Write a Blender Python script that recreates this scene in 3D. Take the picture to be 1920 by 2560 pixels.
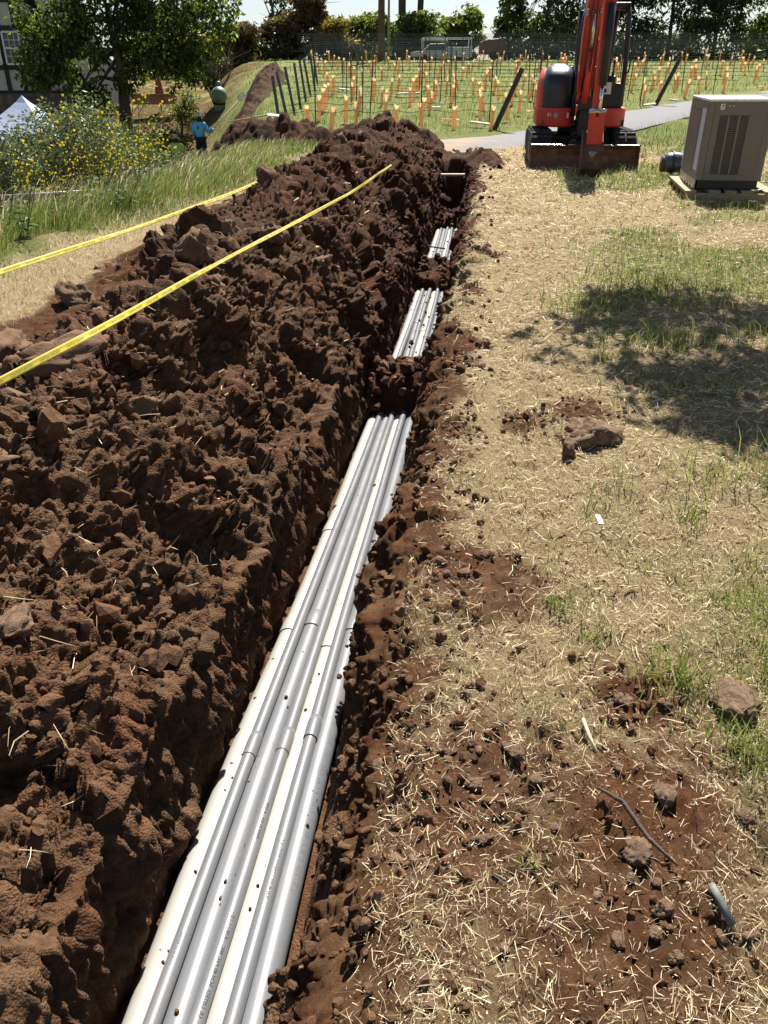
import bpy, math, random
import numpy as np
from mathutils import Vector, Matrix, Euler

scene = bpy.context.scene
for o in list(bpy.data.objects):
    bpy.data.objects.remove(o)
COL = scene.collection
R = math.radians

# ------------------------------------------------------------------ camera
cam_data = bpy.data.cameras.new('camera')
cam = bpy.data.objects.new('camera', cam_data)
COL.objects.link(cam)
cam.location = (0, 0, 1.6)
cam.rotation_euler = (R(90 - 28), 0, 0)
cam_data.sensor_fit = 'HORIZONTAL'
cam_data.sensor_width = 36
cam_data.lens = 36 * 1950 / 1920
cam_data.clip_start = 0.05
cam_data.clip_end = 2000
scene.camera = cam
scene.cycles.max_bounces = 6; scene.cycles.diffuse_bounces = 2; scene.cycles.glossy_bounces = 2; scene.cycles.transmission_bounces = 4
scene.render.resolution_x, scene.render.resolution_y = 768, 1024

# ------------------------------------------------------------------ sky, sun, exposure
SUN_EL, SUN_AZ = R(54), R(14)            # azimuth from +Y (ahead of the camera), negative = left
world = bpy.data.worlds.new('World')
scene.world = world
world.use_nodes = True
wn, wl = world.node_tree.nodes, world.node_tree.links
sky = wn.new('ShaderNodeTexSky')
sky.sky_type = 'NISHITA'
sky.sun_disc = False
sky.sun_elevation = SUN_EL
sky.sun_rotation = SUN_AZ
sky.air_density = 1.0
sky.dust_density = 1.2
wl.new(sky.outputs[0], wn['Background'].inputs[0])
wn['Background'].inputs[1].default_value = 0.05
sun_data = bpy.data.lights.new('sun', 'SUN')
sun_data.energy = 5.0
sun_data.angle = R(0.53)
sun_data.color = (1.0, 0.955, 0.88)
sun = bpy.data.objects.new('sun', sun_data)
COL.objects.link(sun)
sdir = Vector((math.cos(SUN_EL) * math.sin(SUN_AZ), math.cos(SUN_EL) * math.cos(SUN_AZ), math.sin(SUN_EL)))
sun.rotation_euler = sdir.to_track_quat('Z', 'Y').to_euler()
sun.location = (0, 30, 40)
vs = scene.view_settings
vs.view_transform = 'Standard'
vs.look = 'None'
vs.exposure = 1.32
vs.gamma = 1.0
vs.use_curve_mapping = False

# ------------------------------------------------------------------ node materials
MATS = {}
class NT:
    def __init__(s, name):
        s.m = bpy.data.materials.new(name); s.m.use_nodes = True
        s.n, s.l = s.m.node_tree.nodes, s.m.node_tree.links
        s.b = s.n['Principled BSDF']; s.out = s.n['Material Output']
        MATS[name] = s.m
    def put(s, sock, v):
        if hasattr(v, 'is_output'): s.l.new(v, sock)
        elif isinstance(v, (tuple, list)) and len(v) == 3 and sock.type == 'RGBA': sock.default_value = (*v, 1)
        else: sock.default_value = v
    def coord(s, kind='Object', scale=None):
        c = s.n.new('ShaderNodeTexCoord').outputs[kind]
        if scale is not None:
            mp = s.n.new('ShaderNodeMapping'); s.l.new(c, mp.inputs[0]); mp.inputs['Scale'].default_value = scale
            c = mp.outputs[0]
        return c
    def pos(s, scale=None):
        c = s.n.new('ShaderNodeNewGeometry').outputs['Position']
        if scale is not None:
            mp = s.n.new('ShaderNodeMapping'); s.l.new(c, mp.inputs[0]); mp.inputs['Scale'].default_value = scale
            c = mp.outputs[0]
        return c
    def noise(s, co, scale, detail=4, rough=0.6, dist=0.0):
        t = s.n.new('ShaderNodeTexNoise'); s.l.new(co, t.inputs['Vector'])
        t.inputs['Scale'].default_value = scale; t.inputs['Detail'].default_value = detail
        t.inputs['Roughness'].default_value = rough; t.inputs['Distortion'].default_value = dist
        return t.outputs[0]
    def voro(s, co, scale, feat='F1'):
        t = s.n.new('ShaderNodeTexVoronoi'); t.feature = feat
        s.l.new(co, t.inputs['Vector']); t.inputs['Scale'].default_value = scale
        return t
    def ramp(s, fac, stops):
        r = s.n.new('ShaderNodeValToRGB'); s.l.new(fac, r.inputs[0])
        e = r.color_ramp.elements
        while len(e) < len(stops): e.new(0.5)
        for k, (p, c) in enumerate(stops):
            e[k].position = p; e[k].color = (*c, 1) if len(c) == 3 else c
        return r.outputs[0]
    def mix(s, fac, a, b, mode='MIX'):
        m = s.n.new('ShaderNodeMix'); m.data_type = 'RGBA'; m.blend_type = mode
        s.put(m.inputs[0], fac); s.put(m.inputs[6], a); s.put(m.inputs[7], b)
        return m.outputs[2]
    def math(s, op, a, b=None, clamp=False):
        m = s.n.new('ShaderNodeMath'); m.operation = op; m.use_clamp = clamp
        s.put(m.inputs[0], a)
        if b is not None: s.put(m.inputs[1], b)
        return m.outputs[0]
    def maprange(s, v, a, b, c=0.0, d=1.0):
        m = s.n.new('ShaderNodeMapRange'); s.put(m.inputs[0], v)
        for k, x in enumerate((a, b, c, d)): m.inputs[k + 1].default_value = x
        return m.outputs[0]
    def attr(s, name):
        a = s.n.new('ShaderNodeAttribute'); a.attribute_name = name
        return a
    def island(s): return s.n.new('ShaderNodeNewGeometry').outputs['Random Per Island']
    def objrand(s): return s.n.new('ShaderNodeObjectInfo').outputs['Random']
    def bump(s, h, strength=0.5, dist=0.02):
        b = s.n.new('ShaderNodeBump'); s.l.new(h, b.inputs['Height'])
        b.inputs['Strength'].default_value = strength; b.inputs['Distance'].default_value = dist
        s.l.new(b.outputs[0], s.b.inputs['Normal'])
        return b
    def set(s, color=None, rough=None, metal=None, spec=None, coat=None):
        if color is not None: s.put(s.b.inputs['Base Color'], color)
        if rough is not None: s.put(s.b.inputs['Roughness'], rough)
        if metal is not None: s.put(s.b.inputs['Metallic'], metal)
        if spec is not None: s.put(s.b.inputs['Specular IOR Level'], spec)
        if coat is not None: s.put(s.b.inputs['Coat Weight'], coat)
        return s
    def translucent(s, color, fac=0.4):
        t = s.n.new('ShaderNodeBsdfTranslucent'); s.put(t.inputs[0], color)
        m = s.n.new('ShaderNodeMixShader'); m.inputs[0].default_value = fac
        s.l.new(s.b.outputs[0], m.inputs[1]); s.l.new(t.outputs[0], m.inputs[2])
        s.l.new(m.outputs[0], s.out.inputs[0])

def plain(name, color, rough=0.6, metal=0.0, var=0.12, scale=6, bump=0.0, spec=0.5, coat=0.0):
    t = NT(name); co = t.coord()
    n = t.noise(co, scale, 5, 0.65)
    dark = tuple(c * (1 - 2 * var) for c in color); light = tuple(min(1, c * (1 + var)) for c in color)
    t.set(t.ramp(n, [(0.3, dark), (0.65, light)]), t.maprange(t.noise(co, scale * 3, 3), 0.3, 0.7, max(0.04, rough - 0.1), min(1, rough + 0.1)), metal, spec, coat)
    if bump: t.bump(t.noise(co, scale * 8, 4), bump, 0.01)
    return t.m

def leaf_mat(name, cols, trans=0.45, rough=0.45, boost=1.6):
    t = NT(name)
    stops = [(k / (len(cols) - 1), c) for k, c in enumerate(cols)]
    c = t.ramp(t.island(), stops)
    t.set(c, rough, 0, 0.25)
    t.translucent(t.mix(1.0, c, (boost, boost * 1.1, boost * 0.55), 'MULTIPLY'), trans)
    return t.m

# ------------------------------------------------------------------ numpy noise
def _hash(ix, iy, iz, seed):
    h = (ix.astype(np.int64) * 374761393 + iy.astype(np.int64) * 668265263 + iz.astype(np.int64) * 2147483647 + seed * 974711) & 0xFFFFFFFF
    h = ((h ^ (h >> 13)) * 1274126177) & 0xFFFFFFFF
    h = ((h ^ (h >> 16)) * 2246822519) & 0xFFFFFFFF
    return ((h ^ (h >> 15)) & 0xFFFFFF) / float(0xFFFFFF)
def vnoise(x, y, z, seed=0):
    ix, iy, iz = np.floor(x), np.floor(y), np.floor(z)
    fx, fy, fz = x - ix, y - iy, z - iz
    ux, uy, uz = [f * f * f * (f * (f * 6 - 15) + 10) for f in (fx, fy, fz)]
    ix, iy, iz = ix.astype(np.int64), iy.astype(np.int64), iz.astype(np.int64)
    def c(a, b, d): return _hash(ix + a, iy + b, iz + d, seed)
    x00 = c(0,0,0) * (1-ux) + c(1,0,0) * ux; x10 = c(0,1,0) * (1-ux) + c(1,1,0) * ux
    x01 = c(0,0,1) * (1-ux) + c(1,0,1) * ux; x11 = c(0,1,1) * (1-ux) + c(1,1,1) * ux
    y0 = x00 * (1-uy) + x10 * uy; y1 = x01 * (1-uy) + x11 * uy
    return (y0 * (1-uz) + y1 * uz) * 2 - 1
def fbm(x, y, z, octaves=4, seed=0, gain=0.5, lac=2.03):
    s, a, f = 0, 1.0, 1.0
    for k in range(octaves):
        s = s + a * vnoise(x * f + 17.3 * k, y * f - 9.1 * k, z * f + 5.7 * k, seed + k)
        a *= gain; f *= lac
    return s
def lumps(x, y, scale, seed, fill=1.0):
    """rounded stones: height of the nearest half-ball of a jittered grid, with a random size each"""
    X, Y = x / scale, y / scale
    ix, iy = np.floor(X).astype(np.int64), np.floor(Y).astype(np.int64)
    best = np.zeros_like(X)
    zero = np.zeros_like(ix)
    for a in (-1, 0, 1):
        for b in (-1, 0, 1):
            jx = ix + a; jy = iy + b
            px = jx + _hash(jx, jy, zero, seed); py = jy + _hash(jx, jy, zero, seed + 1)
            r = 0.25 + 0.55 * _hash(jx, jy, zero, seed + 2) ** 2
            r = r * (_hash(jx, jy, zero, seed + 3) < fill)
            d2 = (X - px) ** 2 + (Y - py) ** 2
            best = np.maximum(best, np.sqrt(np.maximum(0, r * r - d2)))
    return best * scale
def blocks(x, y, scale, seed, tilt=0.5):
    """broken ground: every cell a slab with its own height and its own tilt"""
    X, Y = x / scale, y / scale
    ix, iy = np.floor(X).astype(np.int64), np.floor(Y).astype(np.int64)
    bd = np.full(X.shape, 9.0); bh = np.zeros_like(X)
    zero = np.zeros_like(ix)
    for a in (-1, 0, 1):
        for b in (-1, 0, 1):
            jx = ix + a; jy = iy + b
            px = jx + _hash(jx, jy, zero, seed); py = jy + _hash(jx, jy, zero, seed + 1)
            d = np.hypot(X - px, Y - py)
            h = _hash(jx, jy, zero, seed + 2) ** 2 + tilt * ((_hash(jx, jy, zero, seed + 3) - 0.5) * (X - px) + (_hash(jx, jy, zero, seed + 4) - 0.6) * (Y - py)) * 2 - 0.25 * d * d
            bh = np.where(d < bd, h, bh); bd = np.minimum(d, bd)
    return bh * scale
def sstep(a, b, x):
    t = np.clip((x - a) / (b - a), 0, 1)
    return t * t * (3 - 2 * t)

# ------------------------------------------------------------------ object helpers
def tag(o, label=None, cat=None, group=None, kind=None):
    if label: o['label'] = label
    if cat: o['category'] = cat
    if group: o['group'] = group
    if kind: o['kind'] = kind
    return o
def link(o, parent=None):
    COL.objects.link(o)
    if parent: o.parent = parent
    return o
def empty(name, loc=(0, 0, 0), rz=0.0, parent=None):
    o = bpy.data.objects.new(name, None); o.empty_display_size = 0.2
    o.location = loc; o.rotation_euler = (0, 0, rz)
    return link(o, parent)
def np_mesh(name, V, F, mat=None, smooth=False, attrs=None):
    V = np.asarray(V, np.float32); F = np.asarray(F, np.int32)
    me = bpy.data.meshes.new(name)
    k = F.shape[1]
    me.vertices.add(len(V)); me.vertices.foreach_set('co', V.ravel())
    me.loops.add(F.size); me.loops.foreach_set('vertex_index', F.ravel())
    me.polygons.add(len(F)); me.polygons.foreach_set('loop_start', np.arange(0, F.size, k, dtype=np.int32))
    me.polygons.foreach_set('use_smooth', np.full(len(F), bool(smooth)))
    if attrs:
        for a, v in attrs.items():
            at = me.attributes.new(a, 'FLOAT', 'POINT'); at.data.foreach_set('value', np.asarray(v, np.float32).ravel())
    me.update(calc_edges=True)
    if mat: me.materials.append(mat)
    return me
def np_obj(name, V, F, mat=None, parent=None, smooth=False, attrs=None):
    return link(bpy.data.objects.new(name, np_mesh(name, V, F, mat, smooth, attrs)), parent)
def copy_tree(o, parent=None):
    c = o.copy(); COL.objects.link(c); c.parent = parent
    for ch in list(o.children): copy_tree(ch, c)
    return c

class MB:
    """collects simple solids, then links them as one mesh object"""
    def __init__(s): s.v = []; s.f = []
    def add(s, vs, fs):
        b = len(s.v); s.v += [tuple(v) for v in vs]; s.f += [tuple(i + b for i in f) for f in fs]
        return s
    def box(s, c, d, rot=None, taper=1.0):
        hx, hy, hz = d[0] / 2, d[1] / 2, d[2] / 2
        vs = [Vector((x * (taper if z > 0 else 1) * hx, y * (taper if z > 0 else 1) * hy, z * hz)) for z in (-1, 1) for x, y in ((-1,-1),(1,-1),(1,1),(-1,1))]
        if rot is not None:
            m = Euler(rot).to_matrix() if not isinstance(rot, Matrix) else rot
            vs = [m @ v for v in vs]
        vs = [v + Vector(c) for v in vs]
        return s.add(vs, [(3,2,1,0),(4,5,6,7),(0,1,5,4),(1,2,6,5),(2,3,7,6),(3,0,4,7)])
    def bar(s, a, b, w, h=None, up=(0, 0, 1)):
        a, b = Vector(a), Vector(b); h = h or w
        d = (b - a); L = d.length; d.normalize()
        u = Vector(up)
        if abs(d.dot(u)) > 0.97: u = Vector((0, 1, 0))
        x = d.cross(u).normalized(); y = x.cross(d)
        vs = [p + x * (sx * w / 2) + y * (sy * h / 2) for p in (a, b) for sx, sy in ((-1,-1),(1,-1),(1,1),(-1,1))]
        return s.add(vs, [(3,2,1,0),(4,5,6,7),(0,1,5,4),(1,2,6,5),(2,3,7,6),(3,0,4,7)])
    def tube(s, pts, r, n=8, caps=True):
        pts = [Vector(p) for p in pts]
        rs = r if isinstance(r, (list, tuple)) else [r] * len(pts)
        vs, fs = [], []
        ref = None
        for i, p in enumerate(pts):
            d = (pts[min(i + 1, len(pts) - 1)] - pts[max(i - 1, 0)])
            d = d.normalized() if d.length > 1e-9 else Vector((0, 0, 1))
            if ref is None:
                ref = d.orthogonal().normalized()
            x = (ref - d * ref.dot(d))
            x = x.normalized() if x.length > 1e-6 else d.orthogonal().normalized()
            ref = x; y = d.cross(x)
            for k in range(n):
                a = 2 * math.pi * k / n
                vs.append(p + (x * math.cos(a) + y * math.sin(a)) * rs[i])
        for i in range(len(pts) - 1):
            for k in range(n):
                fs.append((i*n+k, i*n+(k+1) % n, (i+1)*n+(k+1) % n, (i+1)*n+k))
        if caps:
            fs.append(tuple(range(n))[::-1]); fs.append(tuple(range((len(pts)-1)*n, len(pts)*n)))
        return s.add(vs, fs)
    def lathe(s, prof, c=(0, 0, 0), n=16, axis='Z'):
        vs, fs = [], []
        for r, z in prof:
            for k in range(n):
                a = 2 * math.pi * k / n
                p = (r * math.cos(a), r * math.sin(a), z)
                if axis == 'Y': p = (p[0], p[2], p[1])
                if axis == 'X': p = (p[2], p[0], p[1])
                vs.append((p[0] + c[0], p[1] + c[1], p[2] + c[2]))
        for i in range(len(prof) - 1):
            for k in range(n):
                fs.append((i*n+k, i*n+(k+1) % n, (i+1)*n+(k+1) % n, (i+1)*n+k))
        fs.append(tuple(range(n))[::-1]); fs.append(tuple(range((len(prof)-1)*n, len(prof)*n)))
        return s.add(vs, fs)
    def prism(s, prof, a, b, axis='X'):
        """closed outline (p,q) swept from a to b along an axis"""
        n = len(prof)
        def P(t, p, q): return (t, p, q) if axis == 'X' else ((p, t, q) if axis == 'Y' else (p, q, t))
        vs = [P(a, *p) for p in prof] + [P(b, *p) for p in prof]
        fs = [(k, (k+1) % n, n + (k+1) % n, n + k) for k in range(n)]
        fs += [tuple(range(n))[::-1], tuple(range(n, 2*n))]
        return s.add(vs, fs)
    def build(s, name, mat, parent=None, smooth=False, bevel=0.0, loc=None, seg=2):
        me = bpy.data.meshes.new(name); me.from_pydata(s.v, [], s.f); me.update()
        import bmesh
        bm = bmesh.new(); bm.from_mesh(me); bmesh.ops.recalc_face_normals(bm, faces=bm.faces)
        bm.to_mesh(me); bm.free()
        me.materials.append(mat)
        o = bpy.data.objects.new(name, me); link(o, parent)
        if loc: o.location = loc
        if smooth:
            me.polygons.foreach_set('use_smooth', [True] * len(me.polygons))
        if bevel:
            md = o.modifiers.new('bevel', 'BEVEL'); md.width = bevel; md.segments = seg; md.limit_method = 'ANGLE'; md.angle_limit = R(35)
        return o

def rot_mats(ax, ay, az):
    cx, sx, cy, sy, cz, sz = np.cos(ax), np.sin(ax), np.cos(ay), np.sin(ay), np.cos(az), np.sin(az)
    M = np.empty((len(ax), 3, 3))
    M[:,0,0] = cz*cy; M[:,0,1] = cz*sy*sx - sz*cx; M[:,0,2] = cz*sy*cx + sz*sx
    M[:,1,0] = sz*cy; M[:,1,1] = sz*sy*sx + cz*cx; M[:,1,2] = sz*sy*cx - cz*sx
    M[:,2,0] = -sy;   M[:,2,1] = cy*sx;            M[:,2,2] = cy*cx
    return M
def scatter(bases, P, S, M, rng):
    """many transformed copies of a few base meshes (V,F), joined into one vertex and face array"""
    n = len(P); which = rng.integers(0, len(bases), n)
    Vs, Fs, off = [], [], 0
    S = np.asarray(S)
    if S.ndim == 1: S = np.repeat(S[:, None], 3, 1)
    for b, (V, F) in enumerate(bases):
        idx = np.where(which == b)[0]
        if not len(idx): continue
        W = np.einsum('nij,nvj->nvi', M[idx], V[None] * S[idx][:, None, :]) + P[idx][:, None, :]
        Fi = F[None] + (np.arange(len(idx)) * len(V))[:, None, None] + off
        Vs.append(W.reshape(-1, 3)); Fs.append(Fi.reshape(-1, F.shape[1])); off += len(idx) * len(V)
    return np.concatenate(Vs), np.concatenate(Fs)
def ico(sub):
    import bmesh
    bm = bmesh.new(); bmesh.ops.create_icosphere(bm, subdivisions=sub, radius=1.0)
    V = np.array([v.co[:] for v in bm.verts]); F = np.array([[v.index for v in f.verts] for f in bm.faces]); bm.free()
    return V, F
def clod(sub, seed, rough=0.35, square=0.25):
    """a broken lump: ball cut by random planes, then roughened"""
    V, F = ico(sub); rng = np.random.default_rng(seed)
    V = V.copy()
    for k in range(7):
        n = rng.normal(size=3); n /= np.linalg.norm(n); d = rng.uniform(0.45, 0.85)
        dist = V @ n - d
        V -= np.where(dist > 0, dist, 0)[:, None] * n * 0.92
    r = 1 + rough * fbm(V[:,0]*1.7, V[:,1]*1.7, V[:,2]*1.7, 4, seed) * 0.6
    if sub > 2: r = r + 0.16 * fbm(V[:,0]*4.5, V[:,1]*4.5, V[:,2]*4.5, 4, seed + 9, 0.62) + 0.07 * np.abs(fbm(V[:,0]*15, V[:,1]*15, V[:,2]*15, 2, seed + 19))
    V *= r[:, None]; V *= rng.uniform(0.75, 1.2, 3)
    return V, F
RNG = np.random.default_rng(11)
random.seed(5)
# ------------------------------------------------------------------ the lie of the land
TILT = 0.035
def Hrel(x, y):
    x = np.asarray(x, float); y = np.asarray(y, float)
    rise = 0.04 * np.clip(y - 21, 0, 41) * sstep(19, 25, y)
    x0 = np.interp(y, [0, 9, 13, 20, 30, 36, 42, 60], [-3.9, -3.7, -3.0, -2.8, -3.6, -4.6, -6.0, -9.0])
    D = np.interp(y, [0, 8, 14, 22, 30, 35, 38, 42, 50, 80], [0.4, 0.45, 0.80, 1.8, 2.4, 2.35, 1.9, 1.3, 1.2, 1.2])
    return rise - D * sstep(0, 3.0, x0 - x)
def H(x, y):
    return Hrel(x, y) + TILT * np.clip(y, -5, 75)
_cc = np.polyfit([-2, 1.1, 5.8, 7.4, 9.9, 11.6, 14.3, 17, 20], [-0.80, -0.47, 0.03, 0.25, 0.565, 0.80, 1.11, 1.37, 1.62], 3)
def cline(y): return np.polyval(_cc, y)
def pipe_z(y): return np.interp(y, [-2, 0, 1.1, 2, 3, 4.5, 6, 8, 20], [-0.58, -0.58, -0.60, -0.65, -0.73, -0.85, -0.93, -0.945, -0.95])
BRIDGES = [(5.90, 6.95, 0.30), (9.85, 11.05, 0.27), (14.1, 15.3, 0.26)]

# ------------------------------------------------------------------ soil and grass materials
def soil_nodes(t, attr_dry=True):
    p = t.pos()
    n1 = t.noise(p, 2.2, 6, 0.65); n2 = t.noise(p, 14, 6, 0.7); n3 = t.noise(p, 90, 5, 0.75)
    moist = t.ramp(n2, [(0.25, (0.015, 0.0068, 0.0034)), (0.5, (0.041, 0.0172, 0.0076)), (0.75, (0.086, 0.039, 0.0165))])
    red = t.ramp(n2, [(0.25, (0.036, 0.013, 0.0065)), (0.55, (0.115, 0.042, 0.0185)), (0.8, (0.21, 0.088, 0.041))])
    dry = t.ramp(n2, [(0.25, (0.034, 0.018, 0.0095)), (0.5, (0.098, 0.054, 0.028)), (0.8, (0.195, 0.118, 0.067))])
    sep = t.n.new('ShaderNodeSeparateXYZ'); t.l.new(p, sep.inputs[0])
    wet = t.maprange(t.math('ADD', sep.outputs[1], t.maprange(n1, 0.3, 0.7, -2.2, 2.2)), 2.0, 9.5)
    c = t.mix(wet, dry, moist)
    c = t.mix(t.maprange(n1, 0.44, 0.66, 0.0, 0.6), c, red)
    c = t.mix(t.maprange(n3, 0.58, 0.8, 0.0, 0.5), c, (0.29, 0.19, 0.115))
    return c, n2, n3
t = NT('soil')
c, n2, n3 = soil_nodes(t)
t.set(c, 0.95, 0, 0.15)
vv = t.voro(t.pos(), 140)
hh = t.math('ADD', t.math('MULTIPLY', n3, 1.0), t.math('ADD', n2, t.math('MULTIPLY', vv.outputs[0], -0.8)))
t.bump(hh, 0.8, 0.012)
SOIL = t.m
t = NT('clod_soil')
c, n2, n3 = soil_nodes(t)
r = t.island()
c = t.mix(t.maprange(r, 0.0, 1.0, 0.0, 0.55), c, t.ramp(r, [(0.0, (0.03, 0.015, 0.009)), (0.45, (0.11, 0.055, 0.03)), (0.8, (0.17, 0.085, 0.042)), (1.0, (0.24, 0.165, 0.11))]))
t.set(c, 0.95, 0, 0.15); t.bump(t.math('ADD', n3, n2), 0.8, 0.01)
CLOD = t.m
t = NT('field_stone')
p = t.coord(); n = t.noise(p, 3.0, 6, 0.7); n2 = t.noise(p, 25, 5, 0.7)
t.set(t.mix(t.maprange(n2, 0.4, 0.75, 0, 0.7), t.ramp(n, [(0.3, (0.12, 0.07, 0.04)), (0.5, (0.22, 0.14, 0.085)), (0.72, (0.34, 0.255, 0.175))]), (0.15, 0.07, 0.04)), 0.85, 0, 0.25)
t.bump(t.math('ADD', n2, t.math('MULTIPLY', n, 2.0)), 0.7, 0.02)
STONE = t.m

t = NT('grass_ground')
p = t.pos()
n1 = t.noise(p, 1.1, 5, 0.6); n2 = t.noise(p, 11, 6, 0.7); n3 = t.noise(p, 120, 6, 0.85, 1.5)
straw = t.ramp(n3, [(0.30, (0.055, 0.03, 0.016)), (0.43, (0.24, 0.155, 0.078)), (0.56, (0.55, 0.43, 0.24)), (0.74, (0.80, 0.69, 0.45))])
straw = t.mix(t.maprange(n2, 0.35, 0.7, 0.0, 0.45), straw, (0.42, 0.31, 0.15))
green = t.ramp(n3, [(0.3, (0.045, 0.062, 0.014)), (0.5, (0.12, 0.155, 0.034)), (0.75, (0.30, 0.31, 0.105))])
sc, s2, s3 = soil_nodes(t)
ga = t.attr('green').outputs[2]; sa = t.attr('soil').outputs[2]
gm = t.math('ADD', ga, t.maprange(n2, 0.3, 0.7, -0.3, 0.3), True)
col = t.mix(t.math('MULTIPLY', gm, t.maprange(ga, 0.0, 0.15)), straw, green)
sm = t.math('MULTIPLY', t.maprange(t.math('ADD', sa, t.math('ADD', t.maprange(n2, 0.3, 0.7, -0.3, 0.3), t.maprange(n3, 0.35, 0.65, -0.35, 0.35))), 0.30, 0.68), t.maprange(sa, 0.0, 0.25))
col = t.mix(sm, col, t.mix(1.0, sc, (1.7, 1.6, 1.5), 'MULTIPLY'))
t.set(col, 0.95, 0, 0.1)
t.bump(t.math('ADD', t.math('MULTIPLY', n3, 1.4), t.math('MULTIPLY', n2, 1.5)), 1.0, 0.025)
GROUND = t.m

# ------------------------------------------------------------------ trench with the heap beside it
def rows(y0, y1, k, dmin):
    ys = [y0]
    while ys[-1] < y1: ys.append(ys[-1] + max(dmin, k * math.hypot(ys[-1], 1.6)))
    return np.array(ys)
ys = rows(-0.6, 18.6, 0.0030, 0.0065)
ny = len(ys)
one = np.ones(ny)
hv = 1 + 0.22 * vnoise(ys * 0.9, 0 * ys, 0 * ys, 3) + 0.14 * vnoise(ys * 2.6, 0 * ys, 0 * ys, 4)
hv = hv * np.interp(ys, [-1, 2.4, 3.6, 5, 9, 13, 15.5, 17.6, 18.4], [1.0, 1.0, 0.95, 0.86, 0.88, 0.88, 0.92, 0.75, 0.0])
wv = (1 + 0.09 * vnoise(ys * 0.7, 0 * ys + 5, 0 * ys, 8)) * np.interp(ys, [2, 4.5, 7, 20], [0.86, 0.88, 1.0, 1.0])
zp = pipe_z(ys)
zf = zp - 0.05
for a, b, h in BRIDGES:
    m = sstep(a, a + 0.25, ys) * (1 - sstep(b - 0.45, b, ys))
    zf = zf + m * h * (1 + 0.25 * vnoise(ys * 3, 0 * ys, 0 * ys, 12))
endw = sstep(15.7, 16.5, ys + 0.12 * vnoise(ys * 9, 0 * ys, 0 * ys, 13))
zf = zf * (1 - endw) + (-0.03) * endw
dw = 1 - endw
lipw = 0.03 * vnoise(ys * 2.3, 0 * ys, 0 * ys, 21) + 0.02 * vnoise(ys * 8, 0 * ys, 0 * ys, 22)
wl_top = np.minimum(np.interp(ys, [0, 2, 4, 6.5, 9, 16], [-0.14, -0.16, -0.25, -0.42, -0.38, -0.36]) * dw, -0.01) + 0.08 * vnoise(ys * 1.4, 0 * ys, 0 * ys, 31) * dw
wl_top = np.maximum(wl_top, zf + 0.03)
tl = lambda v: v * one
nodes = [
 (tl(-3.25) , tl(-0.012), 14), (-2.70 * np.minimum(wv, 1), tl(0.012), 16), (-2.22 * wv, 0.04 * hv, 24), (-1.86 * wv, 0.20 * hv, 30),
 (-1.50 * wv, 0.46 * hv, 34), (-1.2 * wv, 0.50 * hv, 34), (-0.86 + lipw, 0.33 * hv, 32), (-0.60 + lipw, 0.11 * hv, 26),
 (-0.44 + lipw, np.maximum(wl_top * 0.42, zf), 20), (-0.30 + lipw * 0.6, np.maximum(wl_top + 0.05, zf), 8), (-0.255 + 0 * lipw, wl_top, 34),
 (tl(-0.240), zf, 30), (tl(0.0), zf, 30), (tl(0.225), zf, 14), (0.245 + lipw * 0.4, np.maximum(zf, np.minimum(zf + 0.14, -0.05)), 26),
 (0.33 + lipw, np.maximum(zf, -0.30 * dw), 22), (0.43 + lipw, np.maximum(zf, -0.09 * dw), 16), (0.53 + lipw, 0.012 * one, 12), (tl(0.74), tl(0.006), 0)]
Tc, Zc, Q, REG = [], [], [], []
q0 = 0.0
for k in range(len(nodes) - 1):
    (ta, za, n), (tb, zb, _) = nodes[k], nodes[k + 1]
    Lm = max(0.05, float(np.mean(np.hypot(tb - ta, zb - za))))
    for j in range(n):
        f = j / n
        Tc.append(ta * (1 - f) + tb * f); Zc.append(za * (1 - f) + zb * f); Q.append(q0 + Lm * f); REG.append(k)
    q0 += Lm
Tc.append(nodes[-1][0]); Zc.append(nodes[-1][1]); Q.append(q0); REG.append(17)
Tc = np.array(Tc).T; Zc = np.array(Zc).T; Q = np.array(Q); REG = np.array(REG)
nc = Tc.shape[1]
# round the corners of the section a little
for _ in range(3):
    w = (REG < 9) | (REG > 14)
    Zs = Zc.copy(); Zs[:, 1:-1] = 0.25 * Zc[:, :-2] + 0.5 * Zc[:, 1:-1] + 0.25 * Zc[:, 2:]
    Zc = np.where(w[None, :], Zs, Zc)
YY = np.repeat(ys[:, None], nc, 1)
X0 = cline(ys)[:, None] + Tc
Z0 = H(X0, YY) + Zc
P0 = np.stack([X0, YY, Z0], -1)
du = np.gradient(P0, axis=1); dv_ = np.gradient(P0, axis=0)
N0 = np.cross(du, dv_); N0 /= np.linalg.norm(N0, axis=-1, keepdims=True) + 1e-9
QQ = np.repeat(Q[None, :], ny, 0)
amp_heap = np.interp(Q, [Q[0], Q[REG == 1][0], Q[REG == 2][-1], Q[REG == 8][-1], Q[REG == 9][-1], Q[REG == 11][0], Q[REG == 13][-1], Q[REG == 16][0], Q[-1]],
                     [0.0, 0.35, 1.0, 0.95, 0.5, 0.35, 0.10, 0.45, 0.12])[None, :]
big = fbm(X0 * 2.1, YY * 2.1, Z0 * 2.1, 3, 40)
mid = fbm(X0 * 8, YY * 8, Z0 * 8, 4, 50, 0.55)
fine = fbm(X0 * 45, YY * 45, Z0 * 45, 3, 60, 0.6)
lm = lumps(QQ + 0.06 * mid, YY + 0.06 * fine, 0.30, 70, 0.35) * 0.55 + lumps(QQ + 0.025 * fine, YY + 0.03 * mid, 0.12, 80, 0.7) * 0.8 + lumps(QQ + 0.012 * fine, YY, 0.05, 90, 0.8) * 0.85 + lumps(QQ, YY, 0.024, 92, 0.7) * 0.8
rid = 1 - np.abs(fbm(X0 * 5 + 3, YY * 5, Z0 * 5, 4, 95, 0.55))
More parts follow.
